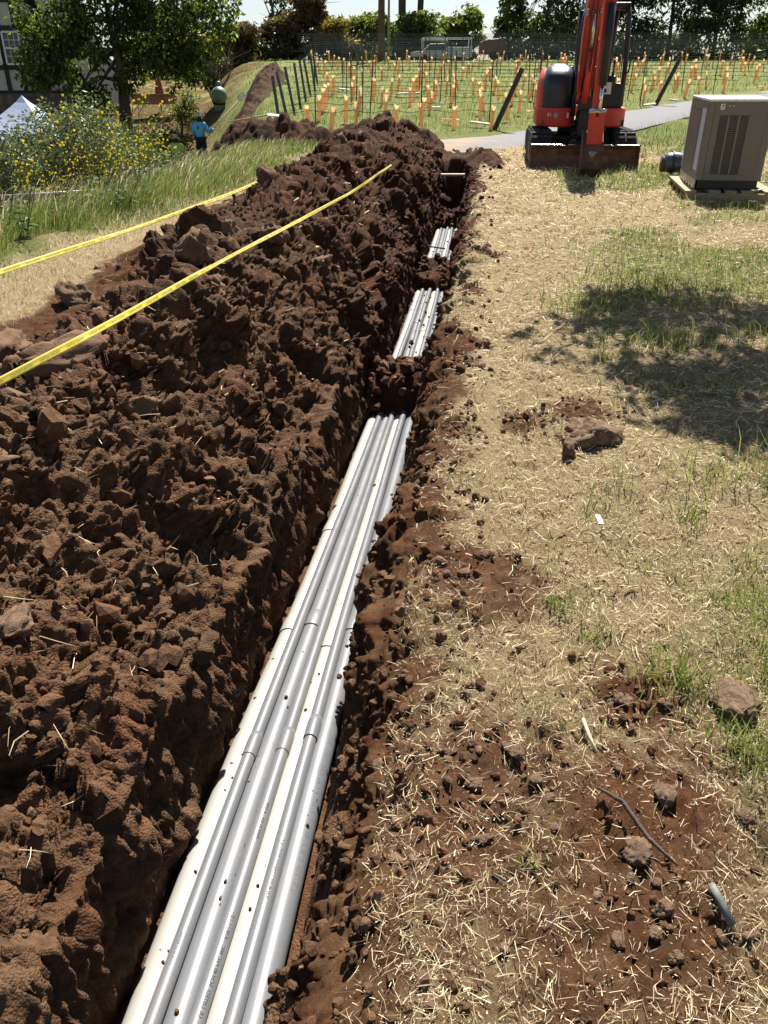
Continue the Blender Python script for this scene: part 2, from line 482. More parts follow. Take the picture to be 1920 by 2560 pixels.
zone = np.clip(0.5 + 1.3 * fbm(X0 * 1.3 + 7, YY * 1.3, Z0, 3, 97), 0, 1)      # blocky here, crumbly there
wq, wy_ = QQ + 0.05 * mid + 0.012 * fine, YY + 0.05 * big + 0.012 * fine
bk_ = blocks(wq, wy_, 0.46, 108) * 0.36 + blocks(wq, wy_, 0.21, 110) * 0.38 + blocks(wq, wy_, 0.10, 120) * 0.40 + blocks(wq, wy_, 0.045, 130) * 0.35
cr_ = lumps(QQ + 0.025 * fine, YY + 0.03 * mid, 0.10, 80, 0.5) * 0.6 + lumps(QQ + 0.012 * fine, YY, 0.045, 90, 0.75) * 0.8 + lumps(QQ, YY, 0.022, 92, 0.7) * 0.8
lm = bk_ * (0.25 + 0.75 * zone) + cr_ * (0.85 - 0.6 * zone)
disp = amp_heap * (0.085 * big + 0.020 * mid + (0.014 - 0.008 * zone) * fine + lm * 1.1 + 0.05 * (rid - 0.75))
heapmask = ((REG <= 6))[None, :]
wall = np.isin(REG, (10,))[None, :]
stri = vnoise(YY * 38, Z0 * 6, 0 * YY, 101) * 0.016 + vnoise(YY * 90, Z0 * 14, 0 * YY, 102) * 0.009 + fbm(YY * 8, Z0 * 8, 0 * YY, 4, 103) * 0.022 + lumps(YY + 0.02 * mid, Z0, 0.16, 104, 0.6) * 0.55 + lumps(YY + 0.02 * fine, Z0 + 0.02 * mid, 0.06, 106, 0.45) * 0.5 + 0.006 * fine
stri = stri * np.clip((Z0 - TILT * YY - zf[:, None]) / 0.16, 0.15, 1)
disp = np.where(wall, stri, disp)
rwall = np.isin(REG, (15,))[None, :]
disp = disp + np.where(rwall, stri * 0.7, 0)
# floor under the pipes must stay below them, away from the earth bridges
onfloor = np.isin(REG, (11, 12))[None, :]
brid = np.zeros(ny)
for a, b, h in BRIDGES: brid = np.maximum(brid, sstep(a, a + 0.2, ys) * (1 - sstep(b - 0.25, b, ys)))
disp = np.where(onfloor, disp * (0.15 + 1.6 * np.maximum(brid, sstep(0.02, 0.3, endw))[:, None]) - 0.012 * (1 - brid[:, None]), disp)
PT = P0 + N0 * disp[..., None]
def grid_faces(r, c, c0, c1, stride):
    i = np.arange(r - 1)[:, None]; j = np.arange(c0, c1)[None, :]
    a = i * stride + j
    return np.stack([a, a + 1, a + stride + 1, a + stride], -1).reshape(-1, 4)
def sub_grid(P, c0, c1):
    S = P[:, c0:c1 + 1]; r, c = S.shape[:2]
    return S.reshape(-1, 3), grid_faces(r, c, 0, c - 1, c)
j_lip = int(np.where(REG == 8)[0][0])
j_foot = int(np.where(REG == 1)[0][9])
Vh, Fh = sub_grid(PT, j_foot, j_lip)
heap = np_obj('spoil_heap', Vh, Fh, SOIL, smooth=True)
tag(heap, 'long dark brown heap of dug soil running beside the open trench', 'soil heap')
j_edge = int(np.where(REG == 15)[0][8])
Vt, Ft = sub_grid(PT, j_lip, j_edge)
trench = np_obj('trench', Vt, Ft, SOIL, smooth=True)
tag(trench, kind='structure')

# ------------------------------------------------------------------ ground sheet (three patches, one object)
PATCH = [(0.26, 1.46, 0.24), (0.62, 1.30, 0.30), (0.72, 1.72, 0.16), (0.35, 2.3, 0.30), (0.55, 1.02, 0.25), (0.28, 3.6, 0.2), (0.72, 3.75, 0.16), (0.95, 7.6, 0.2), (0.45, 4.6, 0.18), (1.05, 3.9, 0.22), (0.62, 6.2, 0.2)]
def masks(x, y):
    tt = x - cline(np.clip(y, -2, 20))
    n = fbm(x * 2.2, y * 2.2, 0 * x, 4, 200); n2 = fbm(x * 0.7, y * 0.7, 0 * x + 4, 3, 210)
    soil = 1.1 * (1 - sstep(0.36, 0.64, tt - 0.08 * sstep(4.5, 1.5, y) + 0.18 * n)) * (tt > 0)
    soil = np.maximum(soil, sstep(4.2, 1.2, y) * sstep(2.2, 0.6, tt) * (0.33 + 0.42 * n))
    for px, py, pr in PATCH:
        soil = np.maximum(soil, 0.95 * np.exp(-(((x - px) ** 2 + (y - py) ** 2) / (pr * pr * 0.75)) ** 1.5))
    soil = np.where(tt < -1.5, sstep(-2.85, -2.42, tt + 0.22 * n), soil)
    near = (y < 18.5) & (np.abs(x) < 9.5)
    soil = np.where(near, soil, 0)
    green = sstep(0.0, 0.5, n2 + 0.15 * n - 0.10 + 0.34 * sstep(0.9, 3.0, x) * sstep(2.5, 7, y)) * sstep(1.0, 2.2, tt) * 0.62
    green = np.where(x < cline(np.clip(y, -2, 20)) - 2.2, sstep(-3.45, -4.1, tt + 0.35 * n - 0.9 * sstep(8, 13, y)) * 0.9, green)
    far = sstep(18.5, 21.5, y + 0.3 * n)
    vine = 0.88 + 0.2 * n
    green = green * (1 - far) + vine * far
    garden = sstep(-5.5, -8.5, x) * sstep(17, 22, y)
    soil = np.maximum(soil, garden * 0.62 * sstep(-0.2, 0.5, n2 + 0.6))
    return np.clip(soil, 0, 1.2), np.clip(green, 0, 1.1)
GV, GF, GS, GG = [], [], [], []
goff = 0
def add_patch(X, Y, Z, keep=None):
    global goff
    r, c = X.shape
    F = grid_faces(r, c, 0, c - 1, c)
    if keep is not None: F = F[keep.reshape(-1)]
    s, g = masks(X, Y)
    GV.append(np.stack([X, Y, Z], -1).reshape(-1, 3)); GF.append(F + goff); GS.append(s.ravel()); GG.append(g.ravel())
    goff += X.size
yg = rows(-0.6, 18.7, 0.0056, 0.013)
tg = 0.70 + 9.2 * (np.linspace(0, 1, 230) ** 1.9)
X = cline(yg)[:, None] + tg[None, :]; Y = np.repeat(yg[:, None], len(tg), 1)
fade = sstep(0.70, 0.85, X - cline(Y)); s_, g_ = masks(X, Y)
def bank_z(X, Y):
    s_, g_ = masks(X, Y)
    Zd = 0.028 * fbm(X * 1.6, Y * 1.6, 0 * X, 3, 300) + 0.015 * fbm(X * 9, Y * 9, 0 * X, 4, 310, 0.6) + 0.009 * fbm(X * 40, Y * 40, 0 * X, 3, 320, 0.65)
    return Zd + np.clip(s_, 0, 1) * (lumps(X + 0.01 * Zd, Y, 0.10, 330, 0.4) * 0.35 + lumps(X, Y, 0.04, 340, 0.7) * 0.7 + lumps(X, Y, 0.018, 342, 0.8) * 0.8)
def HG(x, y):
    x = np.asarray(x, float); y = np.asarray(y, float)
    tt = x - cline(y)
    z = H(x, y) + np.where((tt > 0.72) & (y < 18.6) & (x < 9), bank_z(x, y), 0.0)
    i = np.clip(np.searchsorted(ys, y), 0, ny - 1)
    rim = PT[np.atleast_1d(i)][:, j_edge:]                      # the lip strip next to the trench, looked up in its own grid
    j = np.argmin(np.abs(rim[..., 0] - np.atleast_1d(x)[:, None]), 1)
    zr = rim[np.arange(len(j)), j, 2].reshape(np.shape(z))
    return np.where((tt > 0.36) & (tt <= 0.72) & (y > -0.5) & (y < 18.5), zr, z)
Zd = bank_z(X, Y)
add_patch(X, Y, H(X, Y) + Zd * fade + 0.004)
LX = PT[:, j_edge:]; add_patch(LX[..., 0], LX[..., 1], LX[..., 2])
LX = PT[:, :j_foot + 1]; add_patch(LX[..., 0], LX[..., 1], LX[..., 2])
tg = -3.10 - 7.5 * (np.linspace(0, 1, 120) ** 1.6)
X = cline(yg)[:, None] + tg[None, ::-1]; Y = np.repeat(yg[:, None], len(tg), 1)
Zd = 0.04 * fbm(X * 1.2, Y * 1.2, 0 * X, 4, 350) + 0.012 * fbm(X * 9, Y * 9, 0 * X, 3, 360)
fd = sstep(-3.1, -3.35, X - cline(Y)); add_patch(X, Y, H(X, Y) + Zd * fd - 0.009 * (1 - fd))
xa = np.concatenate([-np.geomspace(400, 42, 14), np.linspace(-40, 40, 161), np.geomspace(42, 400, 14)])
ya = np.concatenate([np.linspace(-30, -2, 8), np.linspace(-1.5, 80, 200), np.geomspace(82, 700, 22)])
X, Y = np.meshgrid(xa, ya)
Z = H(X, Y) + 0.06 * fbm(X * 0.5, Y * 0.5, 0 * X, 4, 370) * sstep(18, 22, Y) - 0.012
xc = 0.25 * (X[:-1, :-1] + X[1:, :-1] + X[:-1, 1:] + X[1:, 1:]); yc = 0.25 * (Y[:-1, :-1] + Y[1:, :-1] + Y[:-1, 1:] + Y[1:, 1:])
tcen = xc - cline(np.clip(yc, -2, 20))
add_patch(X, Y, Z, ~((tcen > -9.6) & (tcen < 9.0) & (yc > -0.2) & (yc < 18.2)))
ground = np_obj('ground', np.concatenate(GV), np.concatenate(GF), GROUND, smooth=True, attrs={'soil': np.concatenate(GS), 'green': np.concatenate(GG)})
tag(ground, kind='structure')

# ------------------------------------------------------------------ lane past the vineyard and drive below the bank
t = NT('worn_asphalt')
p = t.pos(); n = t.noise(p, 1.3, 5, 0.6); n3 = t.noise(p, 60, 5, 0.8)
sep = t.n.new('ShaderNodeSeparateXYZ'); t.l.new(p, sep.inputs[0])
base = t.ramp(n3, [(0.3, (0.10, 0.098, 0.10)), (0.55, (0.16, 0.156, 0.158)), (0.8, (0.24, 0.232, 0.23))])
base = t.mix(t.maprange(t.math('ADD', sep.outputs[0], t.maprange(n, 0.3, 0.7, -1.2, 1.2)), 2.8, 1.2), base, (0.26, 0.18, 0.115))
t.set(base, 0.9, 0, 0.3); t.bump(n3, 0.4, 0.01)
ASPHALT = t.m
def strip(name, pts, width, mat, lift, n=60, rough=0.0):
    pts = np.array(pts, float)
    d = np.r_[0, np.cumsum(np.hypot(*np.diff(pts, axis=0).T))]
    s = np.linspace(0, d[-1], n)
    x, y = np.interp(s, d, pts[:, 0]), np.interp(s, d, pts[:, 1])
    for _ in range(6):
        x[1:-1] = (x[:-2] + 2 * x[1:-1] + x[2:]) / 4; y[1:-1] = (y[:-2] + 2 * y[1:-1] + y[2:]) / 4
    tx, ty = np.gradient(x), np.gradient(y); L = np.hypot(tx, ty); nx, ny_ = ty / L, -tx / L
    w = np.linspace(-0.5, 0.5, 9) * width
    jit = 1 + rough * vnoise(s * 1.7, 0 * s, 0 * s, 44)[:, None]
    X = x[:, None] + nx[:, None] * w[None] * jit; Y = y[:, None] + ny_[:, None] * w[None] * jit
    Zs = H(x, y)[:, None] + lift - 0.10 * (np.abs(w) / (width / 2))[None] ** 8
    V = np.stack([X, Y, Zs + 0 * X], -1).reshape(-1, 3)
    return np_obj(name, V, grid_faces(n, 9, 0, 8, 9), mat, smooth=True)
lane = strip('lane', [(-0.9, 17.4), (0.9, 18.6), (2.2, 19.6), (4.2, 21.7), (7.0, 25.2), (10.2, 29.2), (16, 35), (30, 44)], 2.55, ASPHALT, 0.05, 80, 0.04)
tag(lane, kind='structure')
drive = strip('driveway', [(-7.6, 3), (-6.6, 8), (-5.9, 12), (-6.0, 16), (-7.2, 21), (-9, 26)], 2.6, ASPHALT, 0.07, 60, 0.05)
tag(drive, kind='structure')
# ------------------------------------------------------------------ conduit pipes in the trench
def pvc(name, col, rough):
    t = NT(name); p = t.pos(); n = t.noise(p, 9, 5, 0.7); d = t.noise(p, 160, 3, 0.6)
    c = t.mix(t.maprange(n, 0.45, 0.75, 0.0, 0.35), col, tuple(x * 0.82 for x in col))
    sc = t.noise(t.pos((140, 4, 140)), 1.0, 4, 0.7)
    c = t.mix(t.maprange(sc, 0.62, 0.8, 0.0, 0.12), c, tuple(min(1, x * 1.35) for x in col))
    c = t.mix(t.maprange(d, 0.66, 0.76, 0.0, 0.6), c, (0.13, 0.075, 0.04))
    du = t.noise(p, 3.5, 6, 0.7)
    c = t.mix(t.maprange(du, 0.52, 0.75, 0.0, 0.2), c, (0.30, 0.22, 0.15))
    t.set(c, t.maprange(n, 0.3, 0.7, rough - 0.06, rough + 0.12), 0, 0.5)
    t.bump(n, 0.05, 0.004)
    return t.m
PVC_W = pvc('white_pvc', (0.30, 0.293, 0.262), 0.48)
PVC_G = pvc('grey_pvc', (0.135, 0.139, 0.148), 0.38)
INK = plain('black_print', (0.025, 0.025, 0.03), 0.7, var=0.1)
GREYINK = plain('grey_print', (0.11, 0.115, 0.13), 0.7, var=0.1)

def text_verts(body, size):
    cu = bpy.data.curves.new('lettering', 'FONT'); cu.body = body; cu.size = size; cu.resolution_u = 2
    ob = bpy.data.objects.new('lettering', cu); COL.objects.link(ob)
    dg = bpy.context.evaluated_depsgraph_get()
    me = bpy.data.meshes.new_from_object(ob.evaluated_get(dg))
    V = [v.co[:2] for v in me.vertices]; F = [tuple(p.vertices) for p in me.polygons]
    bpy.data.objects.remove(ob); bpy.data.meshes.remove(me); bpy.data.curves.remove(cu)
    return V, F

RB, RS = 0.0465, 0.0235
py = np.concatenate([np.linspace(-0.5, 6, 90), np.linspace(6.1, 17.1, 80)])
def pipe_axis(off, up, y, seed, wob=0.015):
    y = np.asarray(y, float)
    w = wob * vnoise(y * 0.55, 0 * y + seed * 7.7, 0 * y, 400 + seed)
    x = cline(y) + off + w
    z = TILT * y + pipe_z(y) + up
    return np.stack([x, y, z], -1)
def make_pipe(off, up, r, mat, label, seed, joints, texts=(), wob=0.010, flare=1.11):
    rad = [r] * len(py)
    P = pipe_axis(off, up, py, seed, wob)
    o = MB().tube([tuple(p) for p in P], rad, 22).build('conduit_pipe', mat, smooth=True)
    tag(o, label, 'pipe', 'conduit pipes laid side by side in the trench')
    for j in joints:
        L = 4.2 * r if r < 0.03 else 2.3 * r
        yy = np.array([j - 0.001, j, j + 0.004, j + L * 0.75, j + L, j + L + 0.02])
        PJ = pipe_axis(off, up, yy, seed, wob)
        MB().tube([tuple(p) for p in PJ], [r * 1.005, r * flare * 0.985, r * flare, r * flare, r * (flare - 0.03), r * 1.002], 22).build('coupling', mat, o, smooth=True)
    for body, y0, size, ang, ink in texts:
        V, F = text_verts(body, size)
        A = np.array([v[0] for v in V]); B = np.array([v[1] for v in V])
        C = pipe_axis(off, up, y0 + A, seed, wob)
        th = R(ang) - B / r
        W = C + np.stack([np.cos(th), 0 * th, np.sin(th)], -1) * (r + 0.0006)
        me = bpy.data.meshes.new('printed_text'); me.from_pydata([tuple(w) for w in W], [], F); me.materials.append(ink); me.update()
        tag(link(bpy.data.objects.new('printed_text', me), o), kind='stuff')
    return o
SP = 0.1005
gz_ = 0.052
make_pipe(-1.5 * SP, 0.004, RB, PVC_W, 'thick white plastic conduit lying against the left trench wall', 1, [2.93, 3.95, 9.1])
make_pipe(-0.5 * SP, 0.0, RB, PVC_G, 'thick grey plastic conduit, second of the thick pipes from the left wall', 2, [2.98, 8.6])
make_pipe(0.5 * SP, 0.0, RB, PVC_W, 'thick white plastic conduit between two grey ones, right of the trench middle', 3, [2.80, 8.3])
make_pipe(1.5 * SP, 0.004, RB, PVC_G, 'thick grey plastic conduit half buried by the right trench wall', 4, [2.93, 8.9],
          [('LISTED  4 SCH 40 PVC ELECTRICAL CONDUIT  20 S 1   UL', 1.55, 0.030, 62, GREYINK), ('LISTED  18 0185 16  20 S 1   UL', 3.1, 0.030, 60, GREYINK)])
make_pipe(-1.0 * SP - 0.004, gz_ - 0.002, RS, PVC_G, 'thin grey conduit resting between the left white pipe and its grey neighbour', 5, [2.10, 9.4], [('1-1/2 SCH 40 PVC', 1.30, 0.013, 100, GREYINK)], 0.012)
make_pipe(0.0, gz_, RS, PVC_G, 'thin grey conduit with black print resting in the middle of the bundle', 6, [2.12, 8.2], [('UL LISTED  SCH 40 PVC 90C  - 0.50 / 1-1/2 -', 1.16, 0.016, 70, INK), ('MADE IN USA  - 8 TEMP', 1.72, 0.014, 70, INK)], 0.012)
make_pipe(0.96 * SP, gz_ + 0.002, RS, PVC_G, 'thin grey conduit resting beside the half buried right hand pipe', 7, [2.19, 8.0], [('SCH 40 PVC CONDUIT RIGID 16-3', 1.50, 0.014, 85, INK)], 0.016, 1.18)

# ------------------------------------------------------------------ caution tape
t = NT('yellow_tape')
p = t.pos(); n = t.noise(p, 12, 4)
tc = t.mix(t.maprange(n, 0.35, 0.7), (0.62, 0.50, 0.02), (0.70, 0.62, 0.14))
t.set(tc, 0.28, 0, 0.6); t.translucent((0.75, 0.68, 0.12), 0.35)
TAPE = t.m
def tape(name, ctrl, width, face, label, words, twist=0.0, seed=1):
    ctrl = np.array(ctrl, float)
    d = np.r_[0, np.cumsum(np.linalg.norm(np.diff(ctrl, axis=0), axis=1))]
    n = 160
    s = np.linspace(0, d[-1], n)
    C = np.stack([np.interp(s, d, ctrl[:, k]) for k in range(3)], -1)
    for _ in range(60): C[1:-1] = (C[:-2] + 2 * C[1:-1] + C[2:]) / 4
    T = np.gradient(C, axis=0); T /= np.linalg.norm(T, axis=1, keepdims=True)
    f = np.array(face, float); f /= np.linalg.norm(f)
    Wd = np.cross(f[None], T); Wd /= np.linalg.norm(Wd, axis=1, keepdims=True); Nn = np.cross(T, Wd)
    a = twist * (0.7 * vnoise(s * 0.9, 0 * s, 0 * s, seed) + 0.5 * vnoise(s * 2.3, 0 * s, 0 * s, seed + 1))
    W2 = Wd * np.cos(a)[:, None] + Nn * np.sin(a)[:, None]; N2 = -Wd * np.sin(a)[:, None] + Nn * np.cos(a)[:, None]
    cols = np.linspace(-0.5, 0.5, 5)
    crease = 0.10 * width * (1 - np.abs(cols) * 2) * np.sin(s * 2.1 + seed)[:, None]
    V = C[:, None, :] + W2[:, None, :] * (cols[None, :, None] * width) + N2[:, None, :] * crease[..., None]
    o = np_obj(name, V.reshape(-1, 3), grid_faces(n, 5, 0, 4, 5), TAPE, smooth=True)
    md = o.modifiers.new('thickness', 'SOLIDIFY'); md.thickness = 0.0006; md.offset = 0
    tag(o, label, 'tape')
    TV, TF = text_verts(words, width * 0.5)
    A = np.array([v[0] for v in TV]); B = np.array([v[1] for v in TV]) - width * 0.18
    Lw = A.max() + width * 1.6
    start = 0.15
    while start + Lw < d[-1] - 0.1:
        sa = start + A
        I = lambda Q_: np.stack([np.interp(sa, s, Q_[:, k]) for k in range(3)], -1)
        cr = np.interp(sa, s, np.sin(s * 2.1 + seed)) * 0.10 * width * (1 - np.abs(B / width) * 2)
        W = I(C) + I(W2) * B[:, None] + I(N2) * (cr + 0.0025)[:, None]
        me = bpy.data.meshes.new('printed_word'); me.from_pydata([tuple(w) for w in W], [], TF); me.materials.append(INK); me.update()
        link(bpy.data.objects.new('printed_word', me), o)
        start += Lw
    return o
TAPE_R = [(-1.24, 2.06, 0.82), (-1.18, 2.3, 0.83), (-1.04, 2.96, 0.84), (-0.84, 4.22, 0.85), (-0.65, 5.55, 0.83), (-0.3, 7.79, 0.82), (0.1, 11.43, 0.8)]
TAPE_L = [(-2.45, 4.32, 0.65), (-2.32, 4.83, 0.67), (-1.9, 6.41, 0.71), (-1.54, 8.05, 0.76), (-1.23, 10.03, 0.81), (-1.08, 10.95, 0.83)]
tape('caution_tape', TAPE_R, 0.025, (0.35, -0.75, 0.75), 'yellow caution tape stretched over the top of the soil heap', 'CAUTION CAUTION', 0.8, 3)
tape('caution_tape', TAPE_L, 0.033, (0.30, -0.80, 0.55), 'yellow caution tape stretched along the outer left side of the heap', 'CAUTION CAUTION', 0.25, 9)
# ------------------------------------------------------------------ loose clods on the heap (too many to count)
SM = [clod(2, 900 + k) for k in range(10)]
MD = [clod(2, 930 + k) for k in range(8)]
LG = [clod(4, 960 + k, 0.42) for k in range(6)]
def on_heap(n, rng, jlo, jhi, bias=1.0):
    # choose by row with density falling with distance, then by column
    w = 1.0 / (np.hypot(ys, 1.6) ** bias); w = w * np.gradient(ys) * (ys > 0.3) * (ys < 18.0); w /= w.sum()
    i = rng.choice(ny, n, p=w); dq = np.gradient(Q)[jlo:jhi]; j = jlo + rng.choice(jhi - jlo, n, p=dq / dq.sum())
    return i, j
def clod_field(n, rng, jlo, jhi, smin, smax, power, bias, bases, growth=0.0, sink=0.15):
    i, j = on_heap(n, rng, jlo, jhi, bias)
    d = np.hypot(ys[i], 1.6)
    s = smin + (smax - smin) * rng.random(n) ** power
    s = s * (1 + growth * d)
    P = PT[i, j] + N0[i, j] * (s * rng.uniform(-sink, 0.45, n))[:, None]
    P[:, 0] += rng.normal(0, 0.01, n); P[:, 1] += rng.normal(0, 0.01, n)
    M = rot_mats(*(rng.uniform(0, 6.28, n) for _ in range(3)))
    S = s[:, None] * rng.uniform(0.7, 1.25, (n, 3))
    return scatter(bases, P, S, M, rng)
def join(parts):
    V, F, o = [], [], 0
    for v, f in parts: V.append(v); F.append(f + o); o += len(v)
    return np.concatenate(V), np.concatenate(F)
rng = np.random.default_rng(21)
jh0, jh1 = int(np.where(REG == 1)[0][4]), int(np.where(REG == 8)[0][-1])
V, F = join([clod_field(2300, rng, jh0, jh1, 0.007, 0.022, 2.0, 1.6, SM, 0.08), clod_field(560, rng, jh0, jh1, 0.018, 0.05, 2.6, 1.2, MD, 0.04), clod_field(90, rng, jh0, int(np.where(REG == 5)[0][-1]), 0.045, 0.085, 1.5, 0.6, MD, 0.0)])
tag(np_obj('loose_clods', V, F, CLOD), 'loose crumbs and clods of brown soil strewn over the heap', 'soil', kind='stuff')
jr0, jr1 = int(np.where(REG == 15)[0][0]), nc - 1
V, F = clod_field(1100, rng, jr0, jr1, 0.005, 0.020, 2.0, 1.7, SM, 0.08)
bi = []
for a, b, h in BRIDGES:
    n = 120
    yy = rng.uniform(a + 0.05, b - 0.15, n); ii = np.searchsorted(ys, yy); jj = rng.integers(int(np.where(REG == 11)[0][0]), int(np.where(REG == 13)[0][0]), n)
    s = 0.012 + 0.05 * rng.random(n) ** 2.2
    P = PT[ii, jj] + N0[ii, jj] * (s * 0.3)[:, None]
    bi.append(scatter(SM, P, s, rot_mats(*(rng.uniform(0, 6.28, n) for _ in range(3))), rng))
V, F = join([(V, F)] + bi)
tag(np_obj('trench_crumbs', V, F, CLOD), 'crumbled soil on the trench sides and on the earth plugs', 'soil', kind='stuff')

# big clods one can pick out on the heap: (y, t, size, squash, label)
BIGC = [(9.9, -1.95, 0.22, (0.75, 0.6, 1.35), 'tall upright clod standing on the crest of the soil heap'),
        (2.55, -1.42, 0.13, (1.2, 0.9, 0.9), 'broad dark clod near the left edge of the photo below the tape'),
        (3.4, -1.15, 0.17, (1.5, 0.8, 0.75), 'wide reddish clod just below the caution tape near the camera'),
        (5.9, -2.35, 0.17, (1.2, 0.9, 0.95), 'block shaped clod on the outer edge of the heap above the straw'),
        (4.6, -2.2, 0.16, (1.6, 0.9, 0.8), 'long low clod at the heap foot in the left middle'),
        (6.6, -2.1, 0.14, (1, 1, 1), None), (7.3, -1.9, 0.15, (1.1, 0.9, 1), None), (3.9, -1.7, 0.19, (1.2, 1, 0.8), None), (5.2, -1.2, 0.14, (1, 1, 1), None),
        (7.9, -2.15, 0.11, (1, 1, 1), None), (8.6, -1.6, 0.14, (1, 1, 1), None), (4.4, -0.85, 0.13, (1.2, 1, 0.8), None), (2.2, -0.95, 0.13, (1.3, 1, 0.8), None),
        (11.2, -1.9, 0.14, (1, 1, 1.1), None), (12.3, -1.5, 0.16, (1, 1, 1), None), (6.0, -0.9, 0.12, (1, 1, 1), None), (1.75, -0.75, 0.10, (1.2, 1, 0.8), None), (3.1, -0.72, 0.11, (1.2, 1, 0.9), None), (2.9, -1.75, 0.16, (1.2, 1, 0.8), None)]
def heap_point(y, tt):
    i = int(np.searchsorted(ys, y)); j = int(np.argmin(np.abs((PT[i, :j_lip, 0] - cline(y)) - tt)))
    return PT[i, j]
lgm = [np_mesh('soil_clod', v, f, CLOD, True) for v, f in LG]
for k, (y, tt, s, sq, lab) in enumerate(BIGC):
    p = heap_point(y, tt)
    o = link(bpy.data.objects.new('soil_clod', lgm[k % 6]))
    o.location = (p[0], p[1], p[2] + s * sq[2] * 0.35); o.scale = (s * sq[0] * .8, s * sq[1] * .8, s * sq[2] * .8)
    o.rotation_euler = (0.3 * math.sin(k * 3.1), 0.3 * math.cos(k * 2.3), k * 1.9)
    tag(o, lab or 'fist to head sized clod of dark soil bedded in the heap', 'clod', None if lab else 'big clods bedded in the heap')

# ------------------------------------------------------------------ stones
stm = [np_mesh('stone', *clod(4, 1200 + k, 0.22), STONE, False) for k in range(5)]
for m in stm: m.polygons.foreach_set('use_smooth', [True] * len(m.polygons))
def stone(x, y, s, sq, label, k, lift=0.35, heapy=False, group=None, name='stone'):
    z = float(HG(x, y)) if not heapy else float(heap_point(y, x - float(cline(y)))[2])
    o = link(bpy.data.objects.new(name, stm[k % 5]))
    o.location = (x, y, z + s * sq[2] * lift); o.scale = (s * sq[0], s * sq[1], s * sq[2]); o.rotation_euler = (0.2 * math.sin(k), 0.25 * math.cos(k * 1.7), k * 2.1)
    return tag(o, label, 'stone', group)
stone(1.02, 3.50, 0.115, (1.15, 0.8, 0.75), 'brown block of stone in the straw at the edge of the tree shade', 0)
stone(1.01, 3.66, 0.10, (1.1, 0.8, 0.7), 'flat topped stone leaning behind the brown block of stone', 1)
stone(0.985, 1.70, 0.075, (1.0, 1.25, 0.85), 'large angular brown stone beside the green weeds at the right edge', 2)
stone(0.86, 3.35, 0.05, (0.8, 0.8, 1.1), 'small pointed dark stone in front of the brown block of stone', 3)
stone(0.575, 1.215, 0.036, (1.2, 0.9, 0.8), 'grey stone beside the thin dark stick', 4)
stone(0.69, 1.37, 0.034, (1.2, 0.9, 0.8), 'reddish stone above the grey stone in the crumbled soil', 5)
stone(0.345, 1.20, 0.022, (1.2, 0.8, 0.7), 'smooth rounded pebble alone in the straw', 6)
stone(0.345, 1.52, 0.030, (1.2, 0.9, 0.8), 'small brown stone alone above the soil patch beside the trench', 7)
stone(-1.02, 1.75, 0.065, (1.3, 0.9, 0.8), 'large pale flat stone in the heap at the left edge', 8, 0.2, True)
stone(-0.50, 6.2, 0.09, (1.4, 0.9, 0.7), 'pale stone on the heap slope above the trench', 9, 0.3, True)
stone(-1.12, 6.0, 0.075, (0.9, 0.8, 1.2), 'smooth oval stone standing on the heap below the tape', 10, 0.3, True)
stone(-2.45, 7.0, 0.07, (1.1, 0.9, 1.0), 'grey angular stone at the outer foot of the heap', 11, 0.3)
stone(-3.0, 5.3, 0.05, (1.1, 0.9, 0.8), 'dark lump alone in the straw left of the heap', 12, 0.3)
rs = np.random.default_rng(77)
for k in range(46):
    px, py_, pr = [(0.26, 1.46, 0.17), (0.64, 1.28, 0.24), (0.66, 1.70, 0.16), (0.60, 1.02, 0.2), (0.35, 2.3, 0.3), (0.75, 3.7, 0.2)][k % 6]
    x, y = px + rs.normal(0, pr * 0.6), py_ + rs.normal(0, pr * 0.6)
    if x - float(cline(y)) < 0.5: continue
    stone(x, y, 0.010 + 0.018 * rs.random() ** 1.5, (1.1, 0.95, 0.8), 'small brown stone in the crumbled soil on the right bank', k, 0.3, group='small stones in the crumbled soil')
# crumbs in the same patches
n = 1600
pk = rs.integers(0, len(PATCH), n); PA = np.array(PATCH)
x = PA[pk, 0] + rs.normal(0, 0.6, n) * PA[pk, 2]; y = PA[pk, 1] + rs.normal(0, 0.6, n) * PA[pk, 2]
s = (0.0025 + 0.011 * rs.random(n) ** 3) * (1 + 0.10 * y)
ok = (x - cline(y)) > 0.5; x, y, s = x[ok], y[ok], s[ok]; n = len(x)
V, F = scatter(SM, np.stack([x, y, HG(x, y) + s * 0.35], -1), s, rot_mats(*(rs.uniform(0, 6.28, n) for _ in range(3))), rs)
tag(np_obj('soil_crumbs', V, F, CLOD), 'brown soil crumbs scattered over the straw on the right bank', 'soil', kind='stuff')
# crumbs dropped on the pipes
for y, off, s in [(7.75, -0.02, 0.030), (8.55, -0.01, 0.018), (8.9, 0.03, 0.017), (8.4, 0.05, 0.014), (8.7, 0.08, 0.014), (9.3, 0.0, 0.015)]:
    o = link(bpy.data.objects.new('soil_clod', lgm[1])); o.scale = (s, s, s)
    o.location = (float(cline(y)) + off, y, TILT * y + float(pipe_z(y)) + 0.065 + s * 0.5)
    tag(o, 'dark crumb of soil lying on the pipes of the second gap', 'clod', 'crumbs lying on the pipes')

